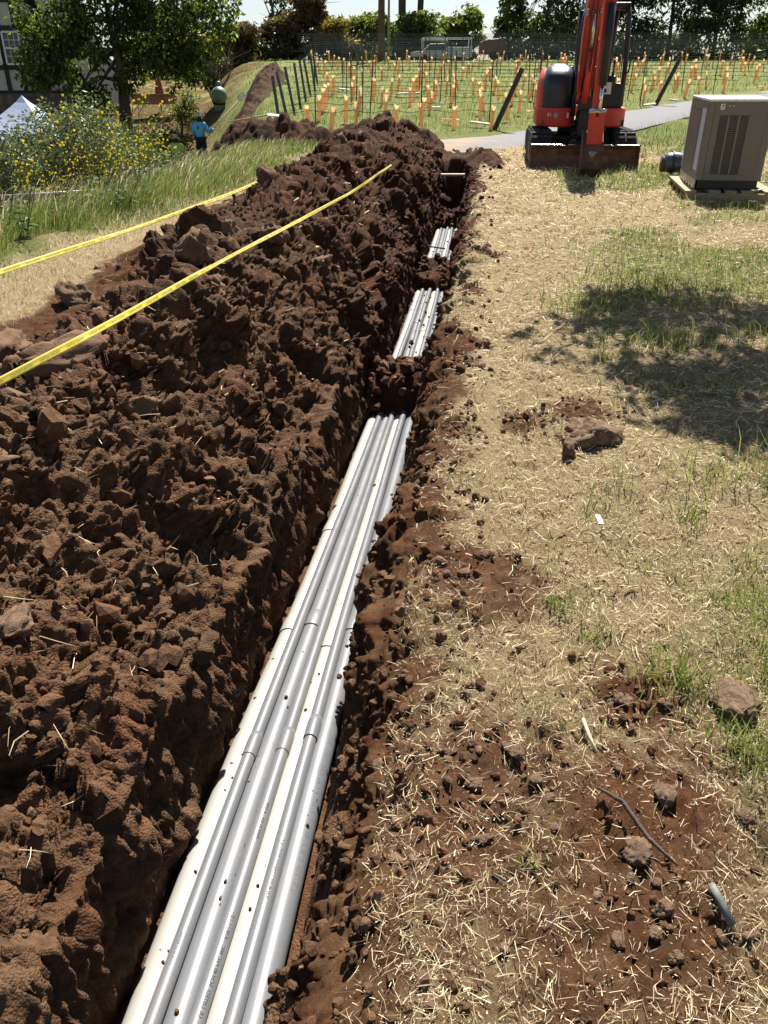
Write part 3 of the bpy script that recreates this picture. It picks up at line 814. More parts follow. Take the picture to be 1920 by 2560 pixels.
n = 200
yy = np.exp(rs.uniform(math.log(0.9), math.log(13.5), n)); off = rs.uniform(-0.19, 0.19, n)
s = (0.0022 + 0.006 * rs.random(n) ** 3) * (1 + 0.10 * yy)
zb_ = TILT * yy + pipe_z(yy) + np.sqrt(np.maximum(0, RB ** 2 - (((off + 2 * SP) % SP) - SP / 2) ** 2)) 
V, F = scatter(SM, np.stack([cline(yy) + off, yy, zb_ + s * 0.4], -1), s, rot_mats(*(rs.uniform(0, 6.28, n) for _ in range(3))), rs)
tag(np_obj('pipe_crumbs', V, F, CLOD), 'fine soil crumbs sprinkled over the pipes', 'soil', kind='stuff')

# ------------------------------------------------------------------ grass
def straw_mat(name, cols, trans=0.25):
    t = NT(name)
    c = t.ramp(t.island(), [(k / (len(cols) - 1), c) for k, c in enumerate(cols)])
    t.set(c, 0.6, 0, 0.3); t.translucent(c, trans)
    return t.m
STRAW = straw_mat('dry_straw', [(0.14, 0.09, 0.042), (0.38, 0.275, 0.145), (0.58, 0.455, 0.268), (0.72, 0.595, 0.38), (0.84, 0.74, 0.53)])
GREENB = straw_mat('green_blades', [(0.055, 0.09, 0.016), (0.115, 0.17, 0.028), (0.18, 0.24, 0.042), (0.27, 0.31, 0.075), (0.42, 0.39, 0.16)], 0.4)
VINEG = straw_mat('vineyard_grass', [(0.055, 0.10, 0.016), (0.105, 0.165, 0.028), (0.16, 0.22, 0.045), (0.27, 0.29, 0.085)], 0.4)
def blades(x, y, h, w, lean, rng, z=None, wind=None):
    n = len(x)
    a = rng.uniform(0, 6.283, n)
    la = rng.uniform(0, 6.283, n) if wind is None else wind + rng.normal(0, 0.7, n)
    z = HG(x, y) if z is None else z
    wx, wy = np.cos(a) * w / 2, np.sin(a) * w / 2
    lx, ly = np.cos(la) * lean, np.sin(la) * lean
    V = np.empty((n, 5, 3))
    V[:, 0] = np.stack([x - wx, y - wy, z - 0.01], -1); V[:, 1] = np.stack([x + wx, y + wy, z - 0.01], -1)
    mx, my, mz = x + lx * 0.3, y + ly * 0.3, z + h * 0.6
    V[:, 2] = np.stack([mx - wx * 0.8, my - wy * 0.8, mz], -1); V[:, 3] = np.stack([mx + wx * 0.8, my + wy * 0.8, mz], -1)
    V[:, 4] = np.stack([x + lx, y + ly, z + h], -1)
    F = np.array([[0, 1, 3], [0, 3, 2], [2, 3, 4]])[None] + (np.arange(n) * 5)[:, None, None]
    return V.reshape(-1, 3), F.reshape(-1, 3)
def litter(x, y, L, w, rng, lift=0.012, z=None):
    n = len(x); a = rng.uniform(0, 6.283, n)
    z = (HG(x, y) if z is None else z) + rng.random(n) * lift + 0.004
    dx, dy, dz = np.cos(a) * L / 2, np.sin(a) * L / 2, rng.normal(0, 0.12, n) * L
    px, py_, pz = -np.sin(a) * w / 2, np.cos(a) * w / 2, rng.normal(0, 0.4, n) * w
    bow = rng.normal(0, 0.06, n) * L
    V = np.empty((n, 6, 3))
    for k, (f, b) in enumerate(((-1, 0), (0, 1), (1, 0))):
        cx, cy, cz = x + dx * f - np.sin(a) * bow * b, y + dy * f + np.cos(a) * bow * b, z + dz * f + np.abs(bow) * b * 0.4
        tp = 1.0 if f < 1 else 0.4
        V[:, 2 * k] = np.stack([cx - px * tp, cy - py_ * tp, cz - pz], -1); V[:, 2 * k + 1] = np.stack([cx + px * tp, cy + py_ * tp, cz + pz], -1)
    F = np.array([[0, 1, 3, 2], [2, 3, 5, 4]])[None] + (np.arange(n) * 6)[:, None, None]
    return V.reshape(-1, 3), F.reshape(-1, 4)
rg = np.random.default_rng(5)
def fan(n, y0, y1, rng, p=1.0, right=True):
    y = np.exp(rng.uniform(math.log(y0), math.log(y1), n))
    lim = 0.56 * (y * 0.9 + 0.8) + 0.35
    c = cline(y)
    lo, hi = c + 0.44, lim
    x = lo + (hi - lo) * rng.random(n) ** p
    return x, y
x, y = fan(108000, 0.62, 17.5, rg)
s, g = masks(x, y)
keep = rg.random(len(x)) > np.clip(s * 0.85, 0, 0.85)
x, y = x[keep], y[keep]; d = np.hypot(y, 1.6)
V, F = litter(x, y, (0.005 + 0.065 * rg.random(len(x)) ** 3.2) * (0.45 + d * 0.19), (0.0007 + 0.0013 * rg.random(len(x)) ** 2) * np.maximum(1, d / 2.0), rg, 0.012)
tag(np_obj('straw_litter', V, F, STRAW), 'dry cut straw lying over the ground right of the trench', 'straw', kind='stuff')
x, y = fan(52000, 0.7, 17.8, rg); s, g = masks(x, y)
keep = (rg.random(len(x)) > np.clip(s * 1.1, 0, 0.95)) & (rg.random(len(x)) < 0.30 + 1.1 * fbm(x * 7, y * 7, 0 * x, 2, 230)); x, y = x[keep], y[keep]; d = np.hypot(y, 1.6); n = len(x)
V1 = blades(x, y, rg.uniform(0.008, 0.045, n) * (0.8 + 0.06 * d), (0.0009 + 0.0009 * rg.random(n)) * np.maximum(1, d / 2.2), rg.uniform(0.01, 0.07, n), rg)
# straw strip left of the heap and straw bits lying on the heap
yl = np.exp(rg.uniform(math.log(3.2), math.log(17), 9000)); xl = cline(yl) - 2.55 - 1.2 * rg.random(9000); d = np.hypot(yl, 3)
V2 = blades(xl, yl, rg.uniform(0.02, 0.08, 9000), 0.0016 * np.maximum(1, d / 2.5), rg.uniform(0.03, 0.09, 9000), rg)
V, F = join([V1, V2])
tag(np_obj('dry_grass', V, F, STRAW), 'short dry grass stubble standing in the cut straw', 'grass', kind='stuff')
x, y = fan(60000, 1.2, 18.2, rg, 0.8); s, g = masks(x, y)
cl = fbm(x * 3.2, y * 3.2, 0 * x, 3, 222)
keep = rg.random(len(x)) < np.clip((g - 0.10) * 1.6 + 0.5 * np.clip(cl - 0.2, 0, 1) * (y > 1.6), 0.015, 1) * (s < 0.5)
x, y = x[keep], y[keep]; d = np.hypot(y, 1.6); n = len(x)
V1 = blades(x, y, rg.uniform(0.03, 0.11, n) * (0.85 + 0.03 * d), (0.0022 + 0.0016 * rg.random(n)) * np.maximum(1, d / 3.5), rg.uniform(0.02, 0.09, n), rg)
# green tufts: weeds by the stone, in the tree shade, at the right edge
TUFT = [(0.86, 1.78, 0.10, 150, 0.09), (0.95, 1.52, 0.09, 130, 0.09), (0.60, 2.16, 0.06, 70, 0.07), (0.68, 2.02, 0.05, 60, 0.06), (1.45, 3.05, 0.16, 90, 0.14), (1.2, 2.72, 0.08, 40, 0.12), (1.9, 3.1, 0.22, 220, 0.22), (1.5, 5.9, 0.35, 200, 0.14), (2.3, 6.2, 0.5, 260, 0.15), (2.6, 5.0, 0.4, 220, 0.16), (1.75, 5.0, 0.3, 160, 0.12), (1.95, 5.1, 0.2, 160, 0.13), (0.33, 1.18, 0.03, 14, 0.06), (1.0, 3.0, 0.05, 26, 0.10), (3.1, 4.6, 0.4, 200, 0.22)]
tv = []
for tx, ty, tr, tn, th in TUFT:
    x = tx + rg.normal(0, tr * 0.55, tn); y = ty + rg.normal(0, tr * 0.55, tn)
    tv.append(blades(x, y, th * rg.uniform(0.4, 1.1, tn), 0.0042 * np.maximum(1, np.hypot(y, 1.6) / 4) * np.ones(tn), th * rg.uniform(0.2, 0.9, tn), rg))
V, F = join([V1] + tv)
tag(np_obj('green_grass', V, F, GREENB), 'short green grass and weeds growing through the straw', 'grass', kind='stuff')
# tall grass on the left bank
n = 30000
y = np.exp(rg.uniform(math.log(4.6), math.log(19), n)); sh_ = 0.8 * sstep(8, 13, y); x = cline(np.minimum(y, 18)) - 3.35 + sh_ - np.abs(rg.normal(0, 1.5, n))
edge = sstep(3.35, 4.3, cline(np.minimum(y, 18)) - x + sh_)
keep = (fbm(x * 1.2, y * 1.2, 0 * x, 3, 500) > -0.7) & ((x > -6.0 - 1.2 * (y > 17)) | (y < 6)) & (rg.random(n) < 0.25 + edge); x, y, edge = x[keep], y[keep], edge[keep]; n = len(x); d = np.hypot(y, 3)
hh = (0.06 + 0.34 * edge * rg.random(n) ** 0.8) * np.interp(y, [8, 13, 18], [1, 0.75, 0.45])
V1 = blades(x, y, hh, 0.0042 * np.maximum(1, d / 6) * np.ones(n), hh * rg.uniform(0.2, 0.9, n), rg, wind=0.4)
tag(np_obj('tall_grass', *V1, GREENB), 'tall green and seeding grass on the bank left of the heap', 'grass', kind='stuff')
# seed heads, pale
k = rg.random(n) < 0.09; xs, yss, hs = x[k], y[k], hh[k]; m = len(xs)
V, F = blades(xs, yss, hs * 0.5 + 0.05, 0.010 * np.ones(m), hs * 0.5 + 0.05, rg, z=H(xs, yss) + hs * 0.75, wind=0.4)
tag(np_obj('grass_seed_heads', V, F, STRAW), 'pale seed heads above the tall grass on the left bank', 'grass', kind='stuff')
# grass in the vineyard and the verge of the lane
n = 38000
y = 18.6 + 45 * rg.random(n) ** 1.9; x = rg.uniform(-0.62, 0.60, n) * (y * 0.95) 
LP = np.array([(-0.9, 17.4), (0.9, 18.6), (2.2, 19.6), (4.2, 21.7), (7.0, 25.2), (10.2, 29.2), (16, 35), (30, 44)]); LS = np.concatenate([LP[k] + np.linspace(0, 1, 20)[:, None] * (LP[k + 1] - LP[k]) for k in range(len(LP) - 1)])
dl = np.min(np.hypot(x[:, None] - LS[None, :, 0], y[:, None] - LS[None, :, 1]), 1)
keep = (dl > 1.33) & (x > -9); x, y = x[keep], y[keep]; n = len(x)
V, F = blades(x, y, rg.uniform(0.05, 0.20, n), 0.012 * y / 22, rg.uniform(0.02, 0.12, n), rg)
tag(np_obj('vineyard_grass', V, F, VINEG), 'bright green grass between the vineyard rows', 'grass', kind='stuff')
# straw and roots caught in the heap
i, j = on_heap(900, rg, jh0, jh1, 1.4); P = PT[i, j]
V, F = litter(P[:, 0], P[:, 1], rg.uniform(0.03, 0.11, 900), 0.0016 * np.maximum(1, np.hypot(P[:, 1], 1.6) / 2), rg, 0.03, z=P[:, 2] + 0.008)
tag(np_obj('straw_on_heap', V, F, STRAW), 'bits of straw and roots caught in the soil heap', 'straw', kind='stuff')

# ------------------------------------------------------------------ sticks and litter one can pick out
BARK = plain('bark', (0.085, 0.058, 0.04), 0.9, var=0.3, scale=20, bump=0.5)
PALEWOOD = plain('pale_wood', (0.50, 0.39, 0.26), 0.8, var=0.15, scale=15, bump=0.2)
def stick(pts, r, mat, label, name='stick'):
    q = [(x, y, float(HG(x, y)) + z) for x, y, z in pts]
    tag(MB().tube(q, r, 7).build(name, mat, smooth=True), label, 'stick')
stick([(0.520, 1.36, 0.035), (0.565, 1.31, 0.04), (0.61, 1.24, 0.03), (0.655, 1.165, 0.02)], [0.004, 0.006, 0.0055, 0.003], BARK, 'thin dark stick lying across the crumbled soil')
stick([(0.545, 1.62, 0.02), (0.552, 1.57, 0.022), (0.562, 1.52, 0.018)], [0.005, 0.005, 0.004], PALEWOOD, 'short split pale twig in the soil below the weeds')
stick([(0.71, 1.115, 0.018), (0.715, 1.08, 0.02), (0.728, 1.035, 0.018)], [0.008, 0.0095, 0.009], plain('grey_lichen_wood', (0.13, 0.14, 0.125), 0.9, var=0.3, scale=40), 'stubby grey lichen covered stick near the lower right corner')
o = MB().box((0, 0, 0), (0.022, 0.05, 0.004)).build('wood_chip', plain('white_chip', (0.78, 0.76, 0.72), 0.7)); o.location = (0.855, 2.72, float(H(0.855, 2.72)) + 0.025); o.rotation_euler = (0.3, 0.1, 0.2)
tag(o, 'small white chip lying in the straw', 'chip')
stick([(0.60, 12.25, -0.80), (0.92, 12.2, -0.835)], [0.012, 0.012], plain('dark_rod', (0.05, 0.055, 0.045), 0.7), 'dark short rod across the pipes in the third gap', 'rod')
# ------------------------------------------------------------------ excavator
def paint(name, col, rough=0.35, dirt=0.5):
    t = NT(name); p = t.coord(); n = t.noise(p, 3, 6, 0.7); n2 = t.noise(p, 22, 5, 0.7)
    c = t.mix(t.maprange(n2, 0.5, 0.8, 0, dirt), col, (0.16, 0.11, 0.075))
    c = t.mix(t.maprange(n, 0.35, 0.65, 0, 0.25), c, tuple(x * 0.7 for x in col))
    t.set(c, t.maprange(n2, 0.3, 0.75, rough, rough + 0.35), 0, 0.5)
    return t.m
RED = paint('orange_red_paint', (0.62, 0.045, 0.022), 0.32, 0.30)
DKGREY = paint('dark_hood_paint', (0.018, 0.022, 0.032), 0.22, 0.15)
BLACK = paint('black_paint', (0.012, 0.013, 0.016), 0.35, 0.30)
RUBBER = paint('track_rubber', (0.018, 0.018, 0.019), 0.75, 0.55)
STEEL = plain('bare_steel', (0.60, 0.58, 0.55), 0.25, 1.0, var=0.2)
CHROME = plain('piston_chrome', (0.78, 0.76, 0.72), 0.12, 1.0, var=0.05)
t = NT('worn_blade_steel'); p = t.coord(); n = t.noise(p, 4, 6, 0.75); n2 = t.noise(p, 30, 5, 0.7)
c = t.ramp(n, [(0.3, (0.05, 0.028, 0.02)), (0.5, (0.12, 0.062, 0.038)), (0.62, (0.20, 0.10, 0.055)), (0.8, (0.26, 0.22, 0.19))])
t.set(t.mix(t.maprange(n2, 0.5, 0.75, 0, 0.6), c, (0.09, 0.06, 0.045)), 0.55, 0.35, 0.4); t.bump(n2, 0.3, 0.01)
BLADE = t.m
WHITEP = plain('white_sticker', (0.72, 0.73, 0.72), 0.5, var=0.08)
GREYST = plain('grey_sticker', (0.30, 0.34, 0.37), 0.5, var=0.08)
HOSE = plain('rubber_hose', (0.022, 0.021, 0.02), 0.5, var=0.2)
SEATV = plain('black_vinyl', (0.018, 0.02, 0.026), 0.45, var=0.2)

EX, EY = 3.57, 15.95
ex = empty('excavator', (EX, EY, float(H(EX, EY))), R(-7))
ex.rotation_euler = (math.atan(TILT), 0, R(-7)); ex.scale = (0.94, 1, 1)
tag(ex, 'orange red mini excavator facing the camera with its arm lowered', 'excavator')
def rounded(pts, r=0.1, n=4):
    """round the corners of a closed outline"""
    out = []
    m = len(pts)
    for i in range(m):
        p, a, b = Vector(pts[i]), Vector(pts[i - 1]), Vector(pts[(i + 1) % m])
        ra = min(r, (a - p).length / 2.01, (b - p).length / 2.01)
        s, e = p + (a - p).normalized() * ra, p + (b - p).normalized() * ra
        for k in range(n + 1):
            f = k / n
            out.append(tuple((s * (1 - f) + p * f) * (1 - f) + (p * (1 - f) + e * f) * f))
    return out
for sx in (-1, 1):
    cx = sx * 0.755
    prof = rounded([(-1.12, 0.02), (1.05, 0.02), (1.18, 0.30), (1.0, 0.50), (-1.0, 0.54), (-1.22, 0.30)], 0.2, 5)
    tr = MB().prism(prof, cx - 0.19, cx + 0.19, 'X').build('track', RUBBER, ex, bevel=0.015)
    lug = MB()
    L = len(prof); per = [0.0]
    for k in range(L): per.append(per[-1] + (Vector(prof[(k + 1) % L]) - Vector(prof[k])).length)
    nl = 46
    for q in range(nl):
        s = per[-1] * q / nl; k = max(i for i in range(L) if per[i] <= s)
        a, b = Vector(prof[k]), Vector(prof[(k + 1) % L]); f = (s - per[k]) / max(1e-6, per[k + 1] - per[k])
        p = a * (1 - f) + b * f; d = (b - a).normalized(); nrm = Vector((d.y, -d.x))
        ang = math.atan2(d.y, d.x)
        for h in (-1, 1):
            lug.box((cx + h * 0.095, p.x + nrm.x * 0.012, p.y + nrm.y * 0.012), (0.165, 0.045, 0.04), (ang, 0, 0))
    lug.build('track_lugs', RUBBER, tr)
    for yy in (-0.92, 0.92):
        MB().lathe([(0.0, -0.02), (0.17, -0.02), (0.20, 0.0), (0.17, 0.02), (0, 0.02)], (cx + sx * 0.195, yy, 0.28), 20, 'X').build('sprocket', BLACK, tr)
MB().box((0, 0.0, 0.36), (1.12, 1.0, 0.20)).box((0, -0.45, 0.33), (0.5, 0.9, 0.16)).build('undercarriage', BLACK, ex, bevel=0.02)
MB().lathe([(0.36, 0.44), (0.40, 0.47), (0.40, 0.56), (0.34, 0.60)], (0, 0.1, 0), 28).build('slew_ring', BLACK, ex)
MB().tube([(-0.25, -0.75, 0.30), (-0.2, -0.85, 0.50), (0.0, -0.9, 0.56), (0.12, -0.85, 0.40)], 0.02, 8).build('hose', HOSE, ex, smooth=True)
bl = [(-1.46, 0.01), (-1.42, 0.12), (-1.405, 0.22), (-1.43, 0.32), (-1.47, 0.375), (-1.43, 0.38), (-1.375, 0.32), (-1.355, 0.22), (-1.37, 0.12), (-1.41, 0.01)]
bo = MB().prism(bl, -0.95, 0.95, 'X').build('dozer_blade', BLADE, ex, bevel=0.006)
eb = MB()
for a, b in ((-0.95, -0.40), (-0.30, -0.18), (0.1, 0.2), (0.3, 0.46), (0.52, 0.94)):
    eb.box(((a + b) / 2, -1.45, 0.386), (b - a, 0.06, 0.012))
eb.build('worn_edge', STEEL, bo, bevel=0.004)
MB().box((-0.955, -1.41, 0.20), (0.02, 0.11, 0.40)).build('end_plate', BLADE, bo); MB().box((0.955, -1.41, 0.20), (0.02, 0.11, 0.40)).build('end_plate', BLADE, bo)
for sx in (-1, 1): MB().bar((sx * 0.38, -1.38, 0.20), (sx * 0.38, -0.45, 0.36), 0.09, 0.12).build('blade_arm', BLACK, ex, bevel=0.01)
# turntable skirt: one rounded outline, open in front of the swing post
def skirt(x0, x1):
    o = [(x0, -0.62), (x1, -0.62), (x1, 0.75), (x0, 0.75)]
    return o
left = rounded([(-0.17, -0.70), (-0.52, -0.76), (-0.86, -0.50), (-0.87, 0.55), (-0.55, 0.98), (-0.10, 1.02)], 0.16, 5)
right = rounded([(0.12, -0.74), (0.58, -0.74), (0.78, -0.52), (0.80, 0.55), (0.55, 0.98), (-0.05, 1.02)], 0.14, 5)
MB().prism(left, 0.60, 0.90, 'Z').build('lower_panel', RED, ex, bevel=0.035, seg=3)
MB().prism(right, 0.60, 0.90, 'Z').build('lower_panel', RED, ex, bevel=0.035, seg=3)
MB().box((0, 0.15, 0.66), (1.5, 1.5, 0.10)).build('deck', BLACK, ex)
# engine hood on the machine's right (image left): dark shell with a red flank
def dome(x0, x1, y0, y1, z0, z1, nx=14, nz=12, pw=2.6):
    V, F = [], []
    cx, cy, rx, ry = (x0 + x1) / 2, (y0 + y1) / 2, (x1 - x0) / 2, (y1 - y0) / 2
    n = 32
    for k in range(nz + 1):
        f = k / nz; zz = z0 + (z1 - z0) * f
        sc = (1 - max(0, (f - 0.45) / 0.55) ** 2.4) ** 0.5 if f < 1 else 0.05
        for a in range(n):
            th = 2 * math.pi * a / n; c_, s_ = math.cos(th), math.sin(th)
            ex_ = abs(c_) ** (2 / 4.0) * (1 if c_ >= 0 else -1); ey_ = abs(s_) ** (2 / 4.0) * (1 if s_ >= 0 else -1)
            V.append((cx + rx * ex_ * (0.25 + 0.75 * sc), cy + ry * ey_ * (0.15 + 0.85 * sc), zz))
    for k in range(nz):
        for a in range(n): F.append((k*n+a, k*n+(a+1) % n, (k+1)*n+(a+1) % n, (k+1)*n+a))
    F.append(tuple(range(nz * n, nz * n + n)))
    return V, F
hood = MB().add(*dome(-0.80, -0.17, -0.62, 0.55, 0.90, 1.57)).build('engine_hood', DKGREY, ex, smooth=True)
MB().add(*dome(-0.845, -0.50, -0.50, 0.72, 0.90, 1.50)).build('hood_flank', RED, ex, smooth=True)
MB().add(*dome(-0.235, -0.15, -0.635, 0.50, 0.90, 1.55)).build('hood_seam', BLACK, hood, smooth=True)
MB().box((-0.02, 0.1, 1.50), (0.5, 0.10, 0.05)).build('hood_bar', BLACK, ex, bevel=0.01)
# stickers on the lower panel
pl = MB(); w = 0.062
pl.add([(-0.52, -0.775, 0.79 - w), (-0.52 + w * 0.85, -0.772, 0.79), (-0.52, -0.775, 0.79 + w), (-0.52 - w * 0.85, -0.775, 0.79)], [(0, 1, 2, 3)])
o = pl.build('hazard_placard', GREYST, ex); o.modifiers.new('t', 'SOLIDIFY').thickness = 0.004
o = MB().box((-0.655, -0.69, 0.80), (0.022, 0.004, 0.05), (0, 0, R(-38))).box((-0.618, -0.722, 0.80), (0.015, 0.004, 0.05), (0, 0, R(-38))).build('decal', WHITEP, ex)
MB().box((-0.30, -0.742, 0.79), (0.03, 0.006, 0.085), (0, 0, R(-10))).build('decal', WHITEP, ex)
# front console, seat, levers
MB().box((0.40, -0.58, 1.09), (0.54, 0.10, 0.38)).build('front_panel', BLACK, ex, bevel=0.02)
st = MB().box((0.36, -0.635, 1.20), (0.16, 0.006, 0.18)).build('warning_sticker', WHITEP, ex)
MB().box((0.33, -0.640, 1.165), (0.06, 0.004, 0.06)).build('sticker_mark', INK, st)
MB().box((0.28, 0.28, 1.22), (0.46, 0.50, 0.14)).box((0.28, 0.50, 1.55), (0.42, 0.13, 0.56), (R(-10), 0, 0)).box((0.28, 0.56, 1.88), (0.26, 0.10, 0.16), (R(-10), 0, 0)).box((0.4, 0.3, 1.05), (0.44, 0.4, 0.30)).build('seat', SEATV, ex, bevel=0.05, seg=3)
for sx in (0.06, 0.52):
    MB().box((sx, 0.05, 1.30), (0.13, 0.34, 0.16)).build('console', BLACK, ex, bevel=0.03)
    MB().tube([(sx, -0.05, 1.36), (sx, -0.07, 1.50)], [0.035, 0.012], 8).tube([(sx, -0.07, 1.50), (sx, -0.08, 1.62)], [0.02, 0.024], 8).build('control_lever', BLACK, ex)
for sx in (0.30, 0.46): MB().tube([(sx, -0.45, 1.25), (sx, -0.50, 1.55)], 0.012, 6).build('travel_lever', BLACK, ex)
# canopy: four posts and a roof, plus the handrail on the right
cz = 2.38
MB().tube([(0.66, -0.52, 0.92), (0.66, -0.50, 1.5), (0.62, -0.46, 2.25), (0.60, -0.42, cz)], 0.045, 8).tube([(0.61, -0.40, cz), (0.2, -0.42, cz), (-0.10, -0.42, cz)], 0.045, 8).build('canopy_post', BLACK, ex, smooth=True)
MB().tube([(-0.12, -0.46, 0.95), (-0.19, -0.46, 1.5), (-0.17, -0.46, 2.1), (-0.12, -0.42, cz)], 0.045, 8).build('canopy_post', BLACK, ex, smooth=True)
MB().tube([(0.50, 0.62, 1.35), (0.52, 0.55, 1.8), (0.54, 0.55, cz)], 0.045, 8).build('canopy_post', BLACK, ex, smooth=True)
MB().tube([(-0.10, 0.62, 1.35), (-0.12, 0.55, 1.8), (-0.12, 0.55, cz)], 0.045, 8).build('canopy_post', BLACK, ex, smooth=True)
MB().box((0.24, 0.08, cz + 0.045), (0.80, 1.08, 0.05)).build('canopy_roof', BLACK, ex, bevel=0.02)
MB().tube([(0.66, -0.52, 1.42), (0.71, -0.62, 1.44), (0.72, -0.64, 1.65), (0.71, -0.62, 1.95), (0.64, -0.50, 1.98)], 0.014, 6).build('handrail', BLACK, ex, smooth=True)
# swing post and boom
MB().box((-0.02, -0.86, 0.78), (0.20, 0.36, 0.62)).box((-0.02, -1.0, 0.98), (0.28, 0.22, 0.20)).build('swing_bracket', BLACK, ex, bevel=0.03)
def plate_chain(pts, widths, depths, xoff=0.0):
    """box section along a path in the y-z plane"""
    m = MB(); V = []
    n = len(pts)
    for i in range(n):
        a, b = Vector(pts[max(0, i - 1)]), Vector(pts[min(n - 1, i + 1)]); d = (b - a).normalized(); q = Vector((-d.y, d.x))
        for sx, sq in ((-1, -1), (1, -1), (1, 1), (-1, 1)):
            p = Vector(pts[i]) + q * (sq * depths[i] / 2)
            V.append((xoff + sx * widths[i] / 2, p.x, p.y))
    F = [(0, 1, 2, 3), tuple(range(4 * n - 4, 4 * n))]
    for i in range(n - 1):
        for k in range(4): F.append((i*4+k, i*4+(k+1) % 4, i*4+4+(k+1) % 4, i*4+4+k))
    return m.add(V, F)
BX = -0.09
boom = plate_chain([(-0.92, 1.0), (-0.98, 1.35), (-1.05, 1.9), (-1.26, 2.45), (-1.65, 2.90), (-2.08, 3.2)], [0.22, 0.24, 0.25, 0.24, 0.20, 0.18], [0.20, 0.30, 0.34, 0.34, 0.26, 0.2], BX).build('boom', RED, ex, bevel=0.012)
rib = MB()
for sx in (-1, 1): rib.bar((BX + sx * 0.128, -1.13, 1.2), (BX + sx * 0.128, -1.30, 2.3), 0.012, 0.07)
rib.build('boom_rib', RED, boom, bevel=0.004)
MB().tube([(BX + 0.02, -1.12, 1.0), (BX + 0.02, -1.30, 1.75)], 0.055, 12).build('boom_cylinder', RED, ex, smooth=True)
MB().tube([(BX + 0.02, -1.30, 1.75), (BX + 0.02, -1.40, 2.25)], 0.028, 12).build('piston_rod', CHROME, ex, smooth=True)
bolt = MB()
for q in range(9): bolt.tube([(BX - 0.12 + 0.07 * (q % 4), -1.35 - 0.02 * (q % 3), 2.22 + 0.035 * (q // 3)), (BX - 0.10 + 0.07 * (q % 4), -1.43, 2.25 + 0.035 * (q // 3))], 0.016, 8)
bolt.build('hose_fittings', STEEL, boom, smooth=True)
for q, (xo, sw) in enumerate(((-0.05, 0.0), (0.02, 0.03), (0.14, 0.08), (0.18, 0.13))):
    MB().tube([(BX + xo, -1.12, 1.15), (BX + xo + sw * 0.6, -1.34, 1.6), (BX + xo + sw, -1.44, 2.0), (BX + xo + sw * 0.5, -1.50, 2.3), (BX + xo, -1.70, 2.85)], 0.017, 8).build('hose', HOSE, boom, smooth=True)
for q, (a, b) in enumerate((((-0.20, -0.80, 0.72), (-0.12, -1.06, 1.12)), ((-0.16, -0.82, 0.66), (-0.04, -1.08, 1.05)), ((0.06, -0.82, 0.70), (-0.02, -1.08, 1.15)), ((-0.24, -0.78, 0.80), (-0.16, -1.02, 1.25)))):
    mid = ((a[0] + b[0]) / 2 - 0.05, (a[1] + b[1]) / 2 - 0.08, (a[2] + b[2]) / 2 + 0.05)
    MB().tube([a, mid, b], 0.018, 7).build('hose', HOSE, boom, smooth=True)
# dipper arm hanging down in front
AX = 0.04
arm = plate_chain([(-2.080, 3.25), (-2.060, 2.9), (-2.080, 2.0), (-2.120, 1.2), (-2.160, 0.58)], [0.15, 0.15, 0.15, 0.145, 0.14], [0.24, 0.30, 0.26, 0.20, 0.15], AX).build('dipper_arm', RED, ex, bevel=0.012)
MB().tube([(AX + 0.035, -2.290, 2.35), (AX + 0.03, -2.300, 1.28)], 0.062, 14).build('bucket_cylinder', BLACK, arm, smooth=True)
MB().tube([(AX + 0.03, -2.300, 1.30), (AX + 0.02, -2.310, 0.92)], 0.028, 12).build('piston_rod', CHROME, arm, smooth=True)
for sx in (-1, 1):
    MB().bar((AX + sx * 0.085, -2.260, 3.25), (AX + sx * 0.085, -2.280, 1.9), 0.018, 0.09, (0, 1, 0)).build('arm_guard', RED, arm, bevel=0.004)
    MB().bar((AX + sx * 0.095, -2.320, 0.95), (AX + sx * 0.095, -2.180, 0.72), 0.02, 0.07, (0, 1, 0)).build('link_bar', STEEL, arm, bevel=0.005)
    MB().bar((AX + sx * 0.075, -2.325, 0.93), (AX + sx * 0.075, -2.290, 0.42), 0.03, 0.11, (1, 0, 0)).build('bucket_link', RED, arm, bevel=0.01)
MB().box((AX, -2.290, 0.66), (0.15, 0.08, 0.40)).build('link_body', RED, arm, bevel=0.015)
MB().tube([(AX - 0.14, -2.310, 0.93), (AX + 0.14, -2.310, 0.93)], 0.035, 12).tube([(AX - 0.13, -2.160, 0.62), (AX + 0.13, -2.160, 0.62)], 0.035, 12).build('pin', STEEL, arm, smooth=True)
# bucket: curved shell, two cheeks, teeth
out = [(-2.160, 0.60), (-2.310, 0.46), (-2.410, 0.30), (-2.420, 0.12), (-2.340, -0.02), (-2.210, -0.08)]
inn = [(-2.220, -0.055), (-2.325, 0.0), (-2.395, 0.125), (-2.385, 0.29), (-2.290, 0.44), (-2.150, 0.57)]
bk = MB().prism(out + inn, AX - 0.175, AX + 0.135, 'X').build('bucket', BLADE, ex, bevel=0.004)
side = [(-2.140, 0.66), (-2.310, 0.50), (-2.430, 0.30), (-2.440, 0.11), (-2.350, -0.04), (-2.200, -0.10), (-2.060, 0.25)]
MB().prism(side, AX - 0.195, AX - 0.175, 'X').build('cheek_plate', BLADE, bk, bevel=0.003); MB().prism(side, AX + 0.135, AX + 0.155, 'X').build('cheek_plate', BLADE, bk, bevel=0.003)
for q in range(3): MB().bar((AX - 0.13 + 0.11 * q, -2.220, -0.07), (AX - 0.13 + 0.11 * q, -2.120, -0.11), 0.05, 0.03).build('tooth', STEEL, bk, bevel=0.006)
